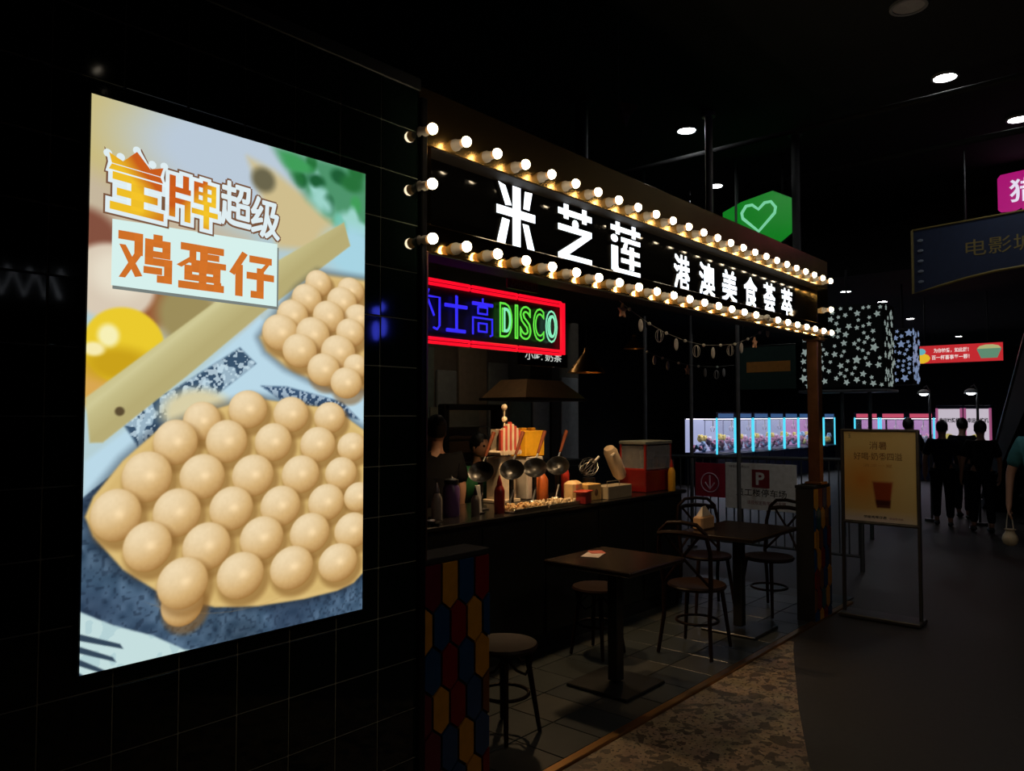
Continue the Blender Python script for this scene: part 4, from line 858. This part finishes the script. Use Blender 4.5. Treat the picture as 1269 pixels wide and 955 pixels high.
# ---------------------------------------------------------------- floor standing poster
sd = thing('poster_stand', 'floor standing poster frame with a yellow drink poster', 'poster stand', (6.5, 2.10, 0))
M_al = mat('grey_aluminium', (.11, .10, .09), .4, .7)
for y in (-.012, -.572): MB().bbox((0, y, .75), (.03, .024, 1.48), .004).build('upright', M_al, sd)
MB().bbox((-.0, -.292, .02), (.22, .60, .03), .006).build('base', M_al, sd); [MB().bbox((0, -.292, z), (.034, .56, .018), .004).build('crossbar', M_al, sd) for z in (1.482, .745)]
MB().box((.004, -.292, 1.113), (.01, .54, .73)).build('backing', M_al, sd)
def standee_art():
    h, w_ = 150, 110; V, U = np.meshgrid(np.linspace(0, 1, h), np.linspace(0, 1, w_), indexing='ij')
    A = np.zeros((h, w_, 3)) + np.array([.90, .78, .50]); A = blend(A, np.clip(1 - np.hypot((U - .25) / .5, (V - .55) / .4), 0, 1), (.90, .60, .24)); A = blend(A, np.clip((V - .86) * 9, 0, 1), (.90, .84, .80))
    A = blend(A, np.clip(U * 1.2 - .75, 0, .4), (.93, .86, .62))
    cup = sdpoly(U, V, [(.40, .56), (.68, .56), (.64, .82), (.45, .82)]); A = blend(A, sm(cup, .02), (.62, .26, .10)); A = blend(A, sm(sdpoly(U, V, [(.44, .76), (.65, .76), (.64, .84), (.46, .84)]), .015), (.30, .10, .06)); A = blend(A, sm(np.abs(cup), .012) * .6, (.90, .80, .60))
    return A
paint_grid('printed_sheet', standee_art(), .53, .715, vcol_mat('matt_print', 0), sd, fxm(-.002, -.027, .76))
M_br = mat('brown_ink', (.28, .13, .04), .6)
text('消暑', 'lettering', M_br, sd, fxm(-.003, -.22, 1.33), .13, .062, off=.005); text('好喝·奶香四溢', 'lettering', M_br, sd, fxm(-.003, -.10, 1.245), .36, .06, off=.005); text('清凉一夏', 'lettering', mat('orange_ink', (.6, .28, .08), .6), sd, fxm(-.003, -.17, 1.19), .22, .025)
text('超级鸡蛋仔店', 'lettering', M_dt, sd, fxm(-.003, -.17, .785), .17, .022, off=.02); text('欢迎您光临', 'lettering', M_dr, sd, fxm(-.003, -.36, .785), .10, .016); text('玉', 'lettering', M_dt, sd, fxm(-.003, -.06, 1.42), .02, .03)

# ---------------------------------------------------------------- star patterned canopy and more
M_star = emis('star_glow', (.50, .62, .58), .42); M_star2 = emis('star_glow_blue', (.4, .55, .9), .4)
def star_box(label, loc, w_, d, z0, z1, ns, smat, seed, legs_=True, hx=0):
    t = thing('star_lantern', label, 'lantern canopy', loc); rr = random.Random(seed); hh = z1 - z0
    MB().bbox((d / 2, -w_ / 2, z0 + hh / 2), (d, w_, hh), .02).build('shade', mat('black_fabric', (.004, .006, .005), .8), t)
    s = [None, None]; pts = []; tries = 0
    while len(pts) < ns and tries < 6000:
        tries += 1; a, c = rr.uniform(.03, w_ - .03), rr.uniform(z0 + .04, z1 - .04); q = rr.choice([.035, .03, .028, .045, .06])
        if all((a - p[0]) ** 2 + (c - p[1]) ** 2 > (q + p[2]) ** 2 * 1.1 for p in pts): pts.append((a, c, q))
    star = [((1 if k % 2 == 0 else .5) * math.cos(R(90 + 36 * k)), (1 if k % 2 == 0 else .5) * math.sin(R(90 + 36 * k))) for k in range(10)]
    b = MB().prism(star, .1, FX); o0 = b.build('star', smat, t); first = True
    for a, c, q in pts:
        o = o0 if first else o0.copy()
        if not first: COL.objects.link(o)
        first = False; o.location = (-.001, -a, c); o.scale = (.04, q, q); o.rotation_euler = (rr.uniform(-.6, .6), 0, 0)
    b = MB().prism(star, .1, FY); o0 = b.build('star', smat, t); first = True
    for side_y in (0,):
        for k in range(int(ns * d / w_)):
            o = o0 if first else o0.copy()
            if not first: COL.objects.link(o)
            first = False; q = rr.choice([.03, .04, .05]); o.location = (rr.uniform(.04, d - .04), -w_ - .001 if False else .001, rr.uniform(z0 + .04, z1 - .04)); o.scale = (q, .04, q)
            o.rotation_euler = (0, 0, math.pi)
    b = MB().prism(star, .1, FY); o0 = b.build('star', smat, t); first = True
    for k in range(int(ns * d / w_)):
        o = o0 if first else o0.copy()
        if not first: COL.objects.link(o)
        first = False; q = rr.choice([.03, .04, .05]); o.location = (rr.uniform(.04, d - .04), -w_ - .001, rr.uniform(z0 + .04, z1 - .04)); o.scale = (q, .04, q)
    if legs_:
        MB().bbox((d / 2, -w_ / 2, z0 - .03), (d + .06, w_ + .06, .035), .006).build('rim', mat('rim_grey', (.25, .25, .27), .4, .6), t)
        for yy in (-.5, -.85):
            MB().cyl((.1, yy, 0), (.1, yy, z0 - .03), .025, n=10).build('leg', mat('teal_grey_post', (.07, .10, .11), .4, .5), t)
    MB().cyl((d / 2, -w_ / 2, z1), (d / 2, -w_ / 2, 3.56), .015, n=8).build('hanger', M_steel, t)
    return t
star_box('large black box canopy with glowing stars standing on thin posts', (10.5, 3.90, 0), 1.06, .5, 1.95, 3.05, 95, M_star, 3)
star_box('smaller bluish star lantern behind the large star canopy', (12.2, 3.28, 0), .36, .45, 2.05, 2.87, 60, M_star2, 5, False)
# red banner
bn = thing('red_banner', 'backlit red banner with white writing above the far crowd', 'banner', (14, 3.367, 2.45)); 
MB().bbox((.05, -.655, .145), (.08, 1.31, .30), .006).build('case', M_black, bn); MB().box((.002, -.655, .145), (.012, 1.30, .285)).build('face', emis('banner_red', srgb(200, 42, 48), .9), bn)
M_bw = emis('banner_white', (.9, .75, .72), .9)
text('为你钟爱，如此甜！', 'lettering', M_bw, bn, fxm(-.006, -.34, .165), .50, .075, off=.02); text('百一杯喜事每一颗！', 'lettering', M_bw, bn, fxm(-.006, -.31, .055), .54, .075, off=.02)
M_byl = emis('banner_yellow', srgb(235, 190, 40), .9); M_bbl = emis('banner_cyan', srgb(110, 190, 200), .8); M_bgn = emis('banner_green', srgb(110, 160, 130), .7)
b = MB(); b.prism(ov(0, 0, .14, .085), .002, fxm(-.005, -.15, .085)); b.build('yellow_cushion', M_byl, bn); b = MB(); b.prism(ov(0, 0, .075, .055), .002, fxm(-.0075, -.15, .195)); b.build('blue_cap', M_bbl, bn)
b = MB(); b.prism(ov(0, 0, .16, .055), .002, fxm(-.005, -1.12, .21)); b.build('bowl_food', emis('banner_food', srgb(190, 190, 130), .8), bn)
b = MB(); b.prism([(-.17, .05), (.17, .05), (.11, -.10), (-.11, -.10)], .002, fxm(-.0075, -1.12, .15)); b.build('bowl', M_bgn, bn)
for y in (-.2, -1.1): MB().cyl((.05, y, .29), (.05, y, 1.1), .01, n=6).build('hanger', M_steel, bn)
# green heart sign
gs = thing('heart_sign', 'green lit octagonal sign with a white heart outline above the fascia', 'sign', (8, 3.40, 3.25))
oc = [(-.42, .12), (-.42, .62), (-.20, .70), (.16, .76), (.37, .64), (.37, .27), (.15, .12), (-.15, .0)]
M = FX.copy(); M.translation = (.04, 0, 0); MB().prism(oc, .05, M).build('case', M_black, gs); oc2 = [(x * .985, .38 + (y - .38) * .985) for x, y in oc]; M = FX.copy(); M.translation = (-.010, 0, 0); MB().prism(oc2, .004, M).build('face', emis('sign_green', srgb(12, 128, 30), .8), gs)
hp = [(0, -.10), (-.18, .07), (-.19, .13), (-.14, .20), (-.07, .20), (0, .14), (.07, .20), (.14, .20), (.19, .13), (.18, .07)]
b = MB(); b.tube([(-.018, -x, .44 + y) for x, y in hp], .017, 6, closed=True); b.build('heart_outline', emis('heart_white', srgb(120, 205, 160), 1.), gs)
MB().cyl((.02, .25, .69), (.02, .25, 1.15), .012, n=8).cyl((.02, -.25, .69), (.02, -.25, 1.15), .012, n=8).build('hanger', M_steel, gs)
# pink sign
ps = thing('pink_sign', 'magenta speech bubble sign with white writing at the right edge', 'sign', (10, 1.485, 3.86))
pp = [(.0, .03), (.03, 0), (.16, -.01), (.22, .02), (.26, -.09), (.34, .03), (.9, .05), (.9, .47), (.03, .42), (0, .38)]
M = FX.copy(); M.translation = (.05, 0, 0); MB().prism(pp, .055, M).build('case', M_black, ps); M = FX.copy(); M.translation = (-.006, 0, 0); MB().prism(pp, .004, M).build('face', emis('sign_magenta', srgb(176, 22, 118), .85), ps)
text('猎奇', 'lettering', emis('pink_white', (.85, .78, .95), .9), ps, fxm(-.011, -.11, .09), .56, .26, off=.02); MB().cyl((.03, -.4, .44), (.03, -.4, .54), .012, n=8).build('hanger', M_steel, ps)
# blue arched board
bb = thing('blue_board', 'dim blue hanging board with a curved golden lower edge', 'sign', (9, 2.13, 2.9))
arc = [(0, 0), (.25, .055), (.5, .11), (.75, .15), (1.05, .175), (1.5, .18)]
M = FX.copy(); M.translation = (.05, 0, 0); MB().prism(arc + [(1.5, .74), (.1, .69), (0, .66)], .05, M).build('board', mat('dim_blue', (.004, .014, .05), .7), bb)
b = MB(); b.tube([(-.005, -x, z) for x, z in [(0, .68)] + arc], .014, 6); b.tube([(-.005, 0, .68), (-.005, -1.5, .745)], .010, 6); b.build('gold_edge', mat('dull_gold', (.22, .17, .05), .5, .3), bb)
for k in range(5): MB().ball((-.012, -.08, .12 + k * .11), (.006, .03, .016), 8).build('small_mark', mat('mark_grey', (.2, .24, .3), .5), bb)
text('电影城', 'lettering', mat('dull_gold'), bb, fxm(-.004, -.5, .33), .62, .17); MB().cyl((.02, -.5, .7), (.02, -.5, 1.44), .012, n=8).build('hanger', M_steel, bb)
# columns and poles
for x, y, r_, z1, lab, m in ((6.5, 3.235, .035, 4.4, 'slim grey brown ceiling pole rising behind the middle of the fascia', mat('pole_brown', (.40, .34, .27), .5)), (5.5, 3.96, .055, 4.4, 'wide dark ceiling pole left of the hanging flyer', mat('pole_dark', (.03, .03, .03), .7)), (7.5, 2.81, .04, 4.4, 'dark ceiling pole right of the green heart sign', mat('pole_dark'))):
    o = MB().cyl((0, 0, 0), (0, 0, z1 - 2.66), r_, n=14).cyl((0, 0, z1 - 2.70), (0, 0, z1 - 2.66), r_ * 1.8, n=14).build('ceiling_pole', m, smooth=True, loc=(x, y, 2.66)); tag(o, lab, 'pole')
for px_, py_, lab in ((7.9, 3.62, 'thin grey upright pole right of the second garland'), (7.6, 4.6, 'thin grey upright pole left of the garlands'), (8.6, 4.55, 'thin dark upright pole between the garlands and railing')):
    o = MB().cyl((0, 0, 0), (0, 0, 2.6), .022, n=10).cyl((0, 0, 0), (0, 0, .02), .06, n=14).cyl((0, 0, 2.6), (0, 0, 4.4), .014, n=8).build('upright_pole', mat('pole_grey', (.12, .12, .12), .5), loc=(px_, py_, 0), smooth=True); tag(o, lab, 'pole')
t = thing('dim_hanging_banner', 'unlit green and orange banner hanging behind the garlands', 'banner', (10, 4.60, 1.95))
MB().box((0, -.41, .29), (.01, .82, .58)).build('cloth', mat('banner_darkgreen', (.012, .04, .03), .7), t); MB().box((-.008, -.45, .30), (.004, .60, .14)).build('orange_stripe', mat('banner_orange', (.50, .20, .03), .7), t); MB().cyl((0, 0, .585), (0, -.82, .585), .012, n=8).cyl((0, -.1, .59), (0, -.1, 2.45), .004, n=5).cyl((0, -.7, .59), (0, -.7, 2.45), .004, n=5).build('rod', M_steel, t)
# hanging flyer
t = thing('hanging_flyer', 'crumpled white and red paper flyer hanging from the ceiling', 'flyer', (4.5, 2.86, 3.6)); M_fl = mat('flyer_paper', (.55, .45, .42), .6, noise=.3)
b = MB(); b.add([(0, .06, .20), (.01, -.10, .13), (.02, -.02, .08), (0, .0, 0), (.0, .05, .06), (.04, .09, .10)], [(0, 1, 2), (0, 2, 3, 4), (0, 4, 5), (5, 4, 3)]); o = b.build('sheet', M_fl, t); s = o.modifiers.new('thick', 'SOLIDIFY'); s.thickness = .002
text('新品上市', 'lettering', mat('flyer_ink', (.3, .05, .05), .6), t, fxm(-.012, .045, .10) , .09, .022)
MB().cyl((0, .06, .2), (0, .06, .8), .002, n=5).build('string', M_cord, t)

# ---------------------------------------------------------------- downlights
dl0 = None; M_dl = emis('downlight_white', (.95, .98, 1.), MALL)
def downlight(x, y, z, lab, r_=.085, m=None):
    t = thing('ceiling_downlight', lab, 'ceiling light', (x, y, z))
    MB().lathe([(r_, -.0), (r_ + .02, -.0), (r_ + .02, -.02), (r_, -.02), (r_, 0)], n=24, cap=False).build('trim_ring', mat('ring_grey', (.2, .2, .2), .5), t, smooth=True)
    MB().cyl((0, 0, -.012), (0, 0, -.004), r_, n=24).build('diffuser', m or M_dl, t)
for x, y, z, lab in ((6.731, 3.584, 4.4, 'bright oval ceiling downlight left of the slim brown pole'), (8.604, 4.208, 4.4, 'small ceiling downlight touching the slim brown pole'), (7.061, 1.4, 4.4, 'bright ceiling downlight at the upper right'), (8.523, 1.086, 4.4, 'ceiling downlight cut off by the right edge'),
                     (11.507, 3.612, 3.55, 'far ceiling downlight above the star canopy'), (12.92, 3.5, 3.55, 'far ceiling downlight just right of the star canopy top'), (15.555, 3.742, 3.55, 'far ceiling downlight above the left end of the red banner'), (19.763, 3.76, 3.55, 'farthest small ceiling downlight above the middle of the red banner')):
    if z < 4: s_ = (z - 1.6) / 1.8; x, y = x * s_, y * s_
    downlight(x, y, z, lab, .085 if z > 4 else .075)
downlight(5.662, 1.333, 4.4, 'unlit grey ceiling disc at the top edge of the view', .1, mat('unlit_disc', (.35, .33, .33), .5))


# ---------------------------------------------------------------- claw machines and far shops
M_cy = emis('led_cyan', (.08, .75, 1.), 1.0); M_lav = emis('lavender_light', (.50, .55, .90), .62); M_pkl = emis('pink_light', (.72, .36, .80), .62); M_cab = mat('cabinet_dark', (.02, .03, .08), .4)
M_plu = [mat('plush_%d' % i, c, .9) for i, c in enumerate([(.7, .6, .2), (.6, .6, .7), (.7, .35, .5), (.3, .5, .7)])]; M_acr = mat('claw_glass', (.8, .85, .9), .05, alpha=.12)
def claw(w_, d, lightm, seed, hd):       # faces local -y, origin at front left bottom
    t = thing('claw_machine', '', 'claw machine', (0, 0, 0)); rr = random.Random(seed)
    MB().bbox((w_ / 2, d / 2, .37), (w_ - .01, d, .74), .01).build('cabinet', M_cab, t); MB().bbox((w_ / 2, -.03, .70), (w_ * .8, .12, .04), .006).build('control_shelf', M_cab, t)
    MB().box((w_ / 2, d - .02, 1.12), (w_ - .04, .02, .76)).build('light_panel', lightm, t); MB().bbox((w_ / 2, d / 2, 1.60), (w_ - .01, d, .16), .01).build('header', M_cab, t)
    MB().box((w_ / 2, d / 2, 1.515), (w_ - .06, d - .06, .012)).build('added_glow_panel', emis('added_plush_glow', (.9, .85, 1.), 3.), t); MB().box((w_ / 2, d + .005, 1.12), (w_ - .01, .02, .84)).build('rear_board', M_black, t)  # top glow panel added to light the plush; rear board added to block spill
    MB().box((w_ / 2, -.004, 1.59), (w_ * .8, .01, .10)).build('header_panel', hd, t)
    MB().box((w_ / 2, .006, 1.12), (w_ - .06, .006, .76)).build('glass', M_acr, t)
    for x in (.02, w_ - .02): MB().bbox((x, .0, 1.13), (.035, .035, .82), .004).build('led_strip', M_cy, t)
    b = MB()
    for k in range(26):
        i = rr.randrange(4); x, y, z = rr.uniform(.09, w_ - .09), rr.uniform(.08, d - .12), .80 + rr.random() * .26; q = rr.uniform(.05, .085); b.ball((x, y, z), q, 8, mi=i); b.ball((x + q * .7, y, z + q * .8), q * .45, 6, mi=i); b.ball((x - q * .7, y, z + q * .8), q * .45, 6, mi=i)
    b.build('plush_pile', M_plu, t, smooth=True, kind='stuff')
    b = MB().cyl((w_ / 2, d * .4, 1.35), (w_ / 2, d * .4, 1.52), .012, n=6)
    for a in range(3): c, s_ = math.cos(a * 2.1), math.sin(a * 2.1); b.tube([(w_ / 2, d * .4, 1.35), (w_ / 2 + c * .06, d * .4 + s_ * .06, 1.30), (w_ / 2 + c * .03, d * .4 + s_ * .03, 1.22)], .007, 5)
    b.build('claw', M_chrome, t); MB().box((w_ / 2, d * .4, 1.49), (w_ - .06, .02, .02)).build('gantry', M_steel, t)
    return t
M_hd = emis('header_blue', (.10, .25, .6), .35); M_hr = emis('header_red', (.85, .12, .22), .6)
cA = claw(.96, .8, M_lav, 1, M_hd); cB = claw(.96, .8, M_pkl, 2, M_hd)
names = ['first', 'second', 'third', 'fourth', 'fifth', 'sixth', 'seventh', 'eighth']
for k in range(8):
    src = cB if k >= 6 else cA; lab = '%s cyan edged claw machine from the left in the row behind the railing' % names[k]
    if k == 0: o = cA; o.location = (16.1, 7.9, 0)
    elif k == 6: o = cB; o.location = (16.1 + 6 * .985, 7.9, 0)
    else: o = dup(src, (16.1 + k * .985, 7.9, 0))
    o['label'] = lab; o['group'] = 'claw machines behind the railing'
# the row stands clear of the far wall: three more machines face the corridor
cC = claw(.62, .6, M_pkl, 4, M_hr)
for k in range(3):
    lab = ['left', 'middle', 'right'][k] + ' of the three pink lit claw machines facing the corridor'
    o = cC if k == 0 else dup(cC); o.location = (21.0, 6.44 - k * .635, 0); o.rotation_euler = (0, 0, R(-90)); o['label'] = lab; o['group'] = 'claw machines facing the corridor'
for k in range(2):
    t = thing('lit_kiosk', ['pale lit kiosk with dark writing directly right of the claw machines', 'second pale lit kiosk with dark writing, farthest right'][k], 'kiosk', (21.0, 4.52 - k * .60, 0))
    MB().bbox((.3, -.28, .35), (.6, .56, .7), .01).build('base', M_cab, t); MB().bbox((.3, -.28, 1.80), (.6, .56, .08), .01).build('roof', M_cab, t); MB().box((.04, -.28, 1.23), (.02, .5, 1.05)).build('light_panel', emis('kiosk_white', (.70, .62, .72), .75), t)
    for y in (-.02, -.54): MB().bbox((.0, y, 1.23), (.05, .05, 1.08), .005).build('side_post', emis('kiosk_pink', (.6, .15, .35), .5), t)
    text('幸运抽奖机', 'lettering', M_dt, t, fxm(.028, -.06, 1.42), .44, .12, off=.03); MB().ball((.02, -.25, 1.02), (.03, .16, .14), 10).build('round_picture', emis('kiosk_yellow', (.6, .5, .15), .7), t, smooth=True)
# street-lamp style lights
for k, (y, lab) in enumerate(((2.93, 'lamp post with a white umbrella shade below the red banner'), (2.25, 'second lamp post with a white shade right of the red banner'))):
    t = thing('lamp_post', lab, 'lamp post', (13 + 2.0 * k * 0, y - (.05 if k == 0 else 0), 0)); 
    MB().cyl((0, 0, 0), (0, 0, 1.86), .018, n=8).cyl((0, 0, 0), (0, 0, .04), .10, n=14).build('pole', mat('pole_grey'), t); MB().tube([(0, 0, 1.86), (0, .0, 1.98), (0, .04, 2.05), (0, .08, 2.02)], .01, 6).build('arm', mat('pole_grey'), t)
    MB().lathe([(.09, 0), (.08, .035), (.035, .065), (0, .07)], c=(0, .08, 1.93), n=18, cap=False).build('shade', mat('shade_white', (.5, .5, .5), .5), t, smooth=True); MB().ball((0, .08, 1.925), (.06, .06, .028), 10).build('bulb', emis('post_white', (.85, .95, 1), 6.), t, smooth=True)
# escalator
es = thing('escalator', 'dark escalator side with a steel handrail rising at the right edge', 'escalator', (15.304, 2.613, 0)); A_ = Vector((0, 0, 0.194)); B_ = Vector((-3.377, -1.150, 2.800))
A2 = A_ + Vector((1.2, .3, -.1)); b = MB(); q = [Vector((A2.x, A2.y, 0)), Vector((0, 0, 0)), B_ + Vector((0, 0, -.95)), B_ + Vector((0, 0, -.05)), A_ + Vector((0, 0, -.05)), A2 + Vector((0, 0, -.05))]
off = Vector((-.02, -.95, 0)); b.add([tuple(p) for p in q] + [tuple(p + off) for p in q], [tuple(range(5, -1, -1)), tuple(range(6, 12))] + [(i, (i + 1) % 6, 6 + (i + 1) % 6, 6 + i) for i in range(6)]); b.build('truss', mat('escalator_black', (.004, .004, .004), .85), es)
MB().tube([A2, A_ + Vector((.1, 0, 0)), A_, B_], .028, 10).build('handrail', mat('handrail_steel', (.22, .21, .19), .25, .9), es, smooth=True); MB().tube([A_ + off, B_ + off], .028, 10).build('handrail', mat('handrail_steel'), es, smooth=True)
# track spotlights over the corridor, aimed at the stall (mirrored as two tiny dots in the tiled wall)
def spotlight(x, y, label, aim, p):
    t = thing('track_spotlight', label, 'spotlight', (x, y, 4.40)); d = (Vector(aim) - Vector((x, y, 4.30))).normalized()
    MB().cyl((0, 0, 0), (0, 0, -.05), .012, n=8).build('stem', M_steel, t); c = Vector((0, 0, -.09))
    MB().lathe([(.03, -.07), (.045, -.06), (.045, .06), (.040, .06), (.040, .0)], c=c, M=d.to_track_quat('Z', 'Y').to_matrix(), n=18, cap=False).build('can', M_black, t, smooth=True)
    MB().cyl(c + d * .005, c + d * .01, .036, n=16).build('lens', emis('spot_lens', (1, .86, .66), 2.5), t)
    ld = bpy.data.lights.new('spot_light', 'SPOT'); ld.energy = p; ld.color = (1, .80, .58); ld.spot_size = R(58); ld.spot_blend = .8; ld.shadow_soft_size = .035
    lo = bpy.data.objects.new('spot_light', ld); COL.objects.link(lo); lo.parent = t; lo.location = c + d * .07; lo.rotation_euler = (-d).to_track_quat('Z', 'Y').to_euler()
spotlight(2.328, -1.966, 'track spotlight over the corridor behind the camera, nearer the wall', (3.0, 2.1, .6), SPOT)
spotlight(2.564, -2.52, 'track spotlight over the corridor behind the camera, farther out', (6.0, 1.8, .6), SPOT * 1.3)
t = thing('kitchen_fill_lamp', 'flat lamp added under the stall ceiling to light the kitchen, hidden from view', 'ceiling light', (4.45, 4.2, 2.58)); MB().bbox((0, 0, 0), (.9, .14, .04), .005).build('housing', M_steel, t); MB().box((0, 0, -.022), (.84, .1, .006)).build('diffuser', emis('kitchen_fill_glow', (1, .82, .6), KIT), t)  # lamp added out of view to brighten the kitchen wall
# signs across the corridor, seen only mirrored in the black tiles
t = thing('blue_shop_sign', 'blue neon sign across the corridor behind the camera', 'neon sign', (4.9, -1.75, 2.38)); MB().bbox((0, -.04, .15), (.3, .03, .5), .005).build('board', M_black, t); MB().ball((0, 0, .28), (.07, .02, .05), 10).ball((0.01, 0, .07), (.05, .02, .10), 10).build('neon_shape', emis('mirror_blue', (.06, .08, 1), 9.), t, smooth=True); MB().cyl((0, -.04, .4), (0, -.04, 2.02), .006, n=6).build('hanger', M_steel, t)
t = thing('white_neon_sign', 'white zigzag neon sign across the corridor behind the camera, mirrored at the far left', 'neon sign', (2.35, -3.75, 2.62)); MB().bbox((.1, -.04, .2), (.9, .03, .5), .005).build('board', M_black, t)
MB().tube([(-.25 + k * .09, 0, .34 if k % 2 == 0 else .10) for k in range(8)], .010, 6).build('neon_shape', emis('mirror_white', (.75, .8, .9), 1.6), t, smooth=True); MB().cyl((.1, -.04, .45), (.1, -.04, 1.78), .006, n=6).build('hanger', M_steel, t)
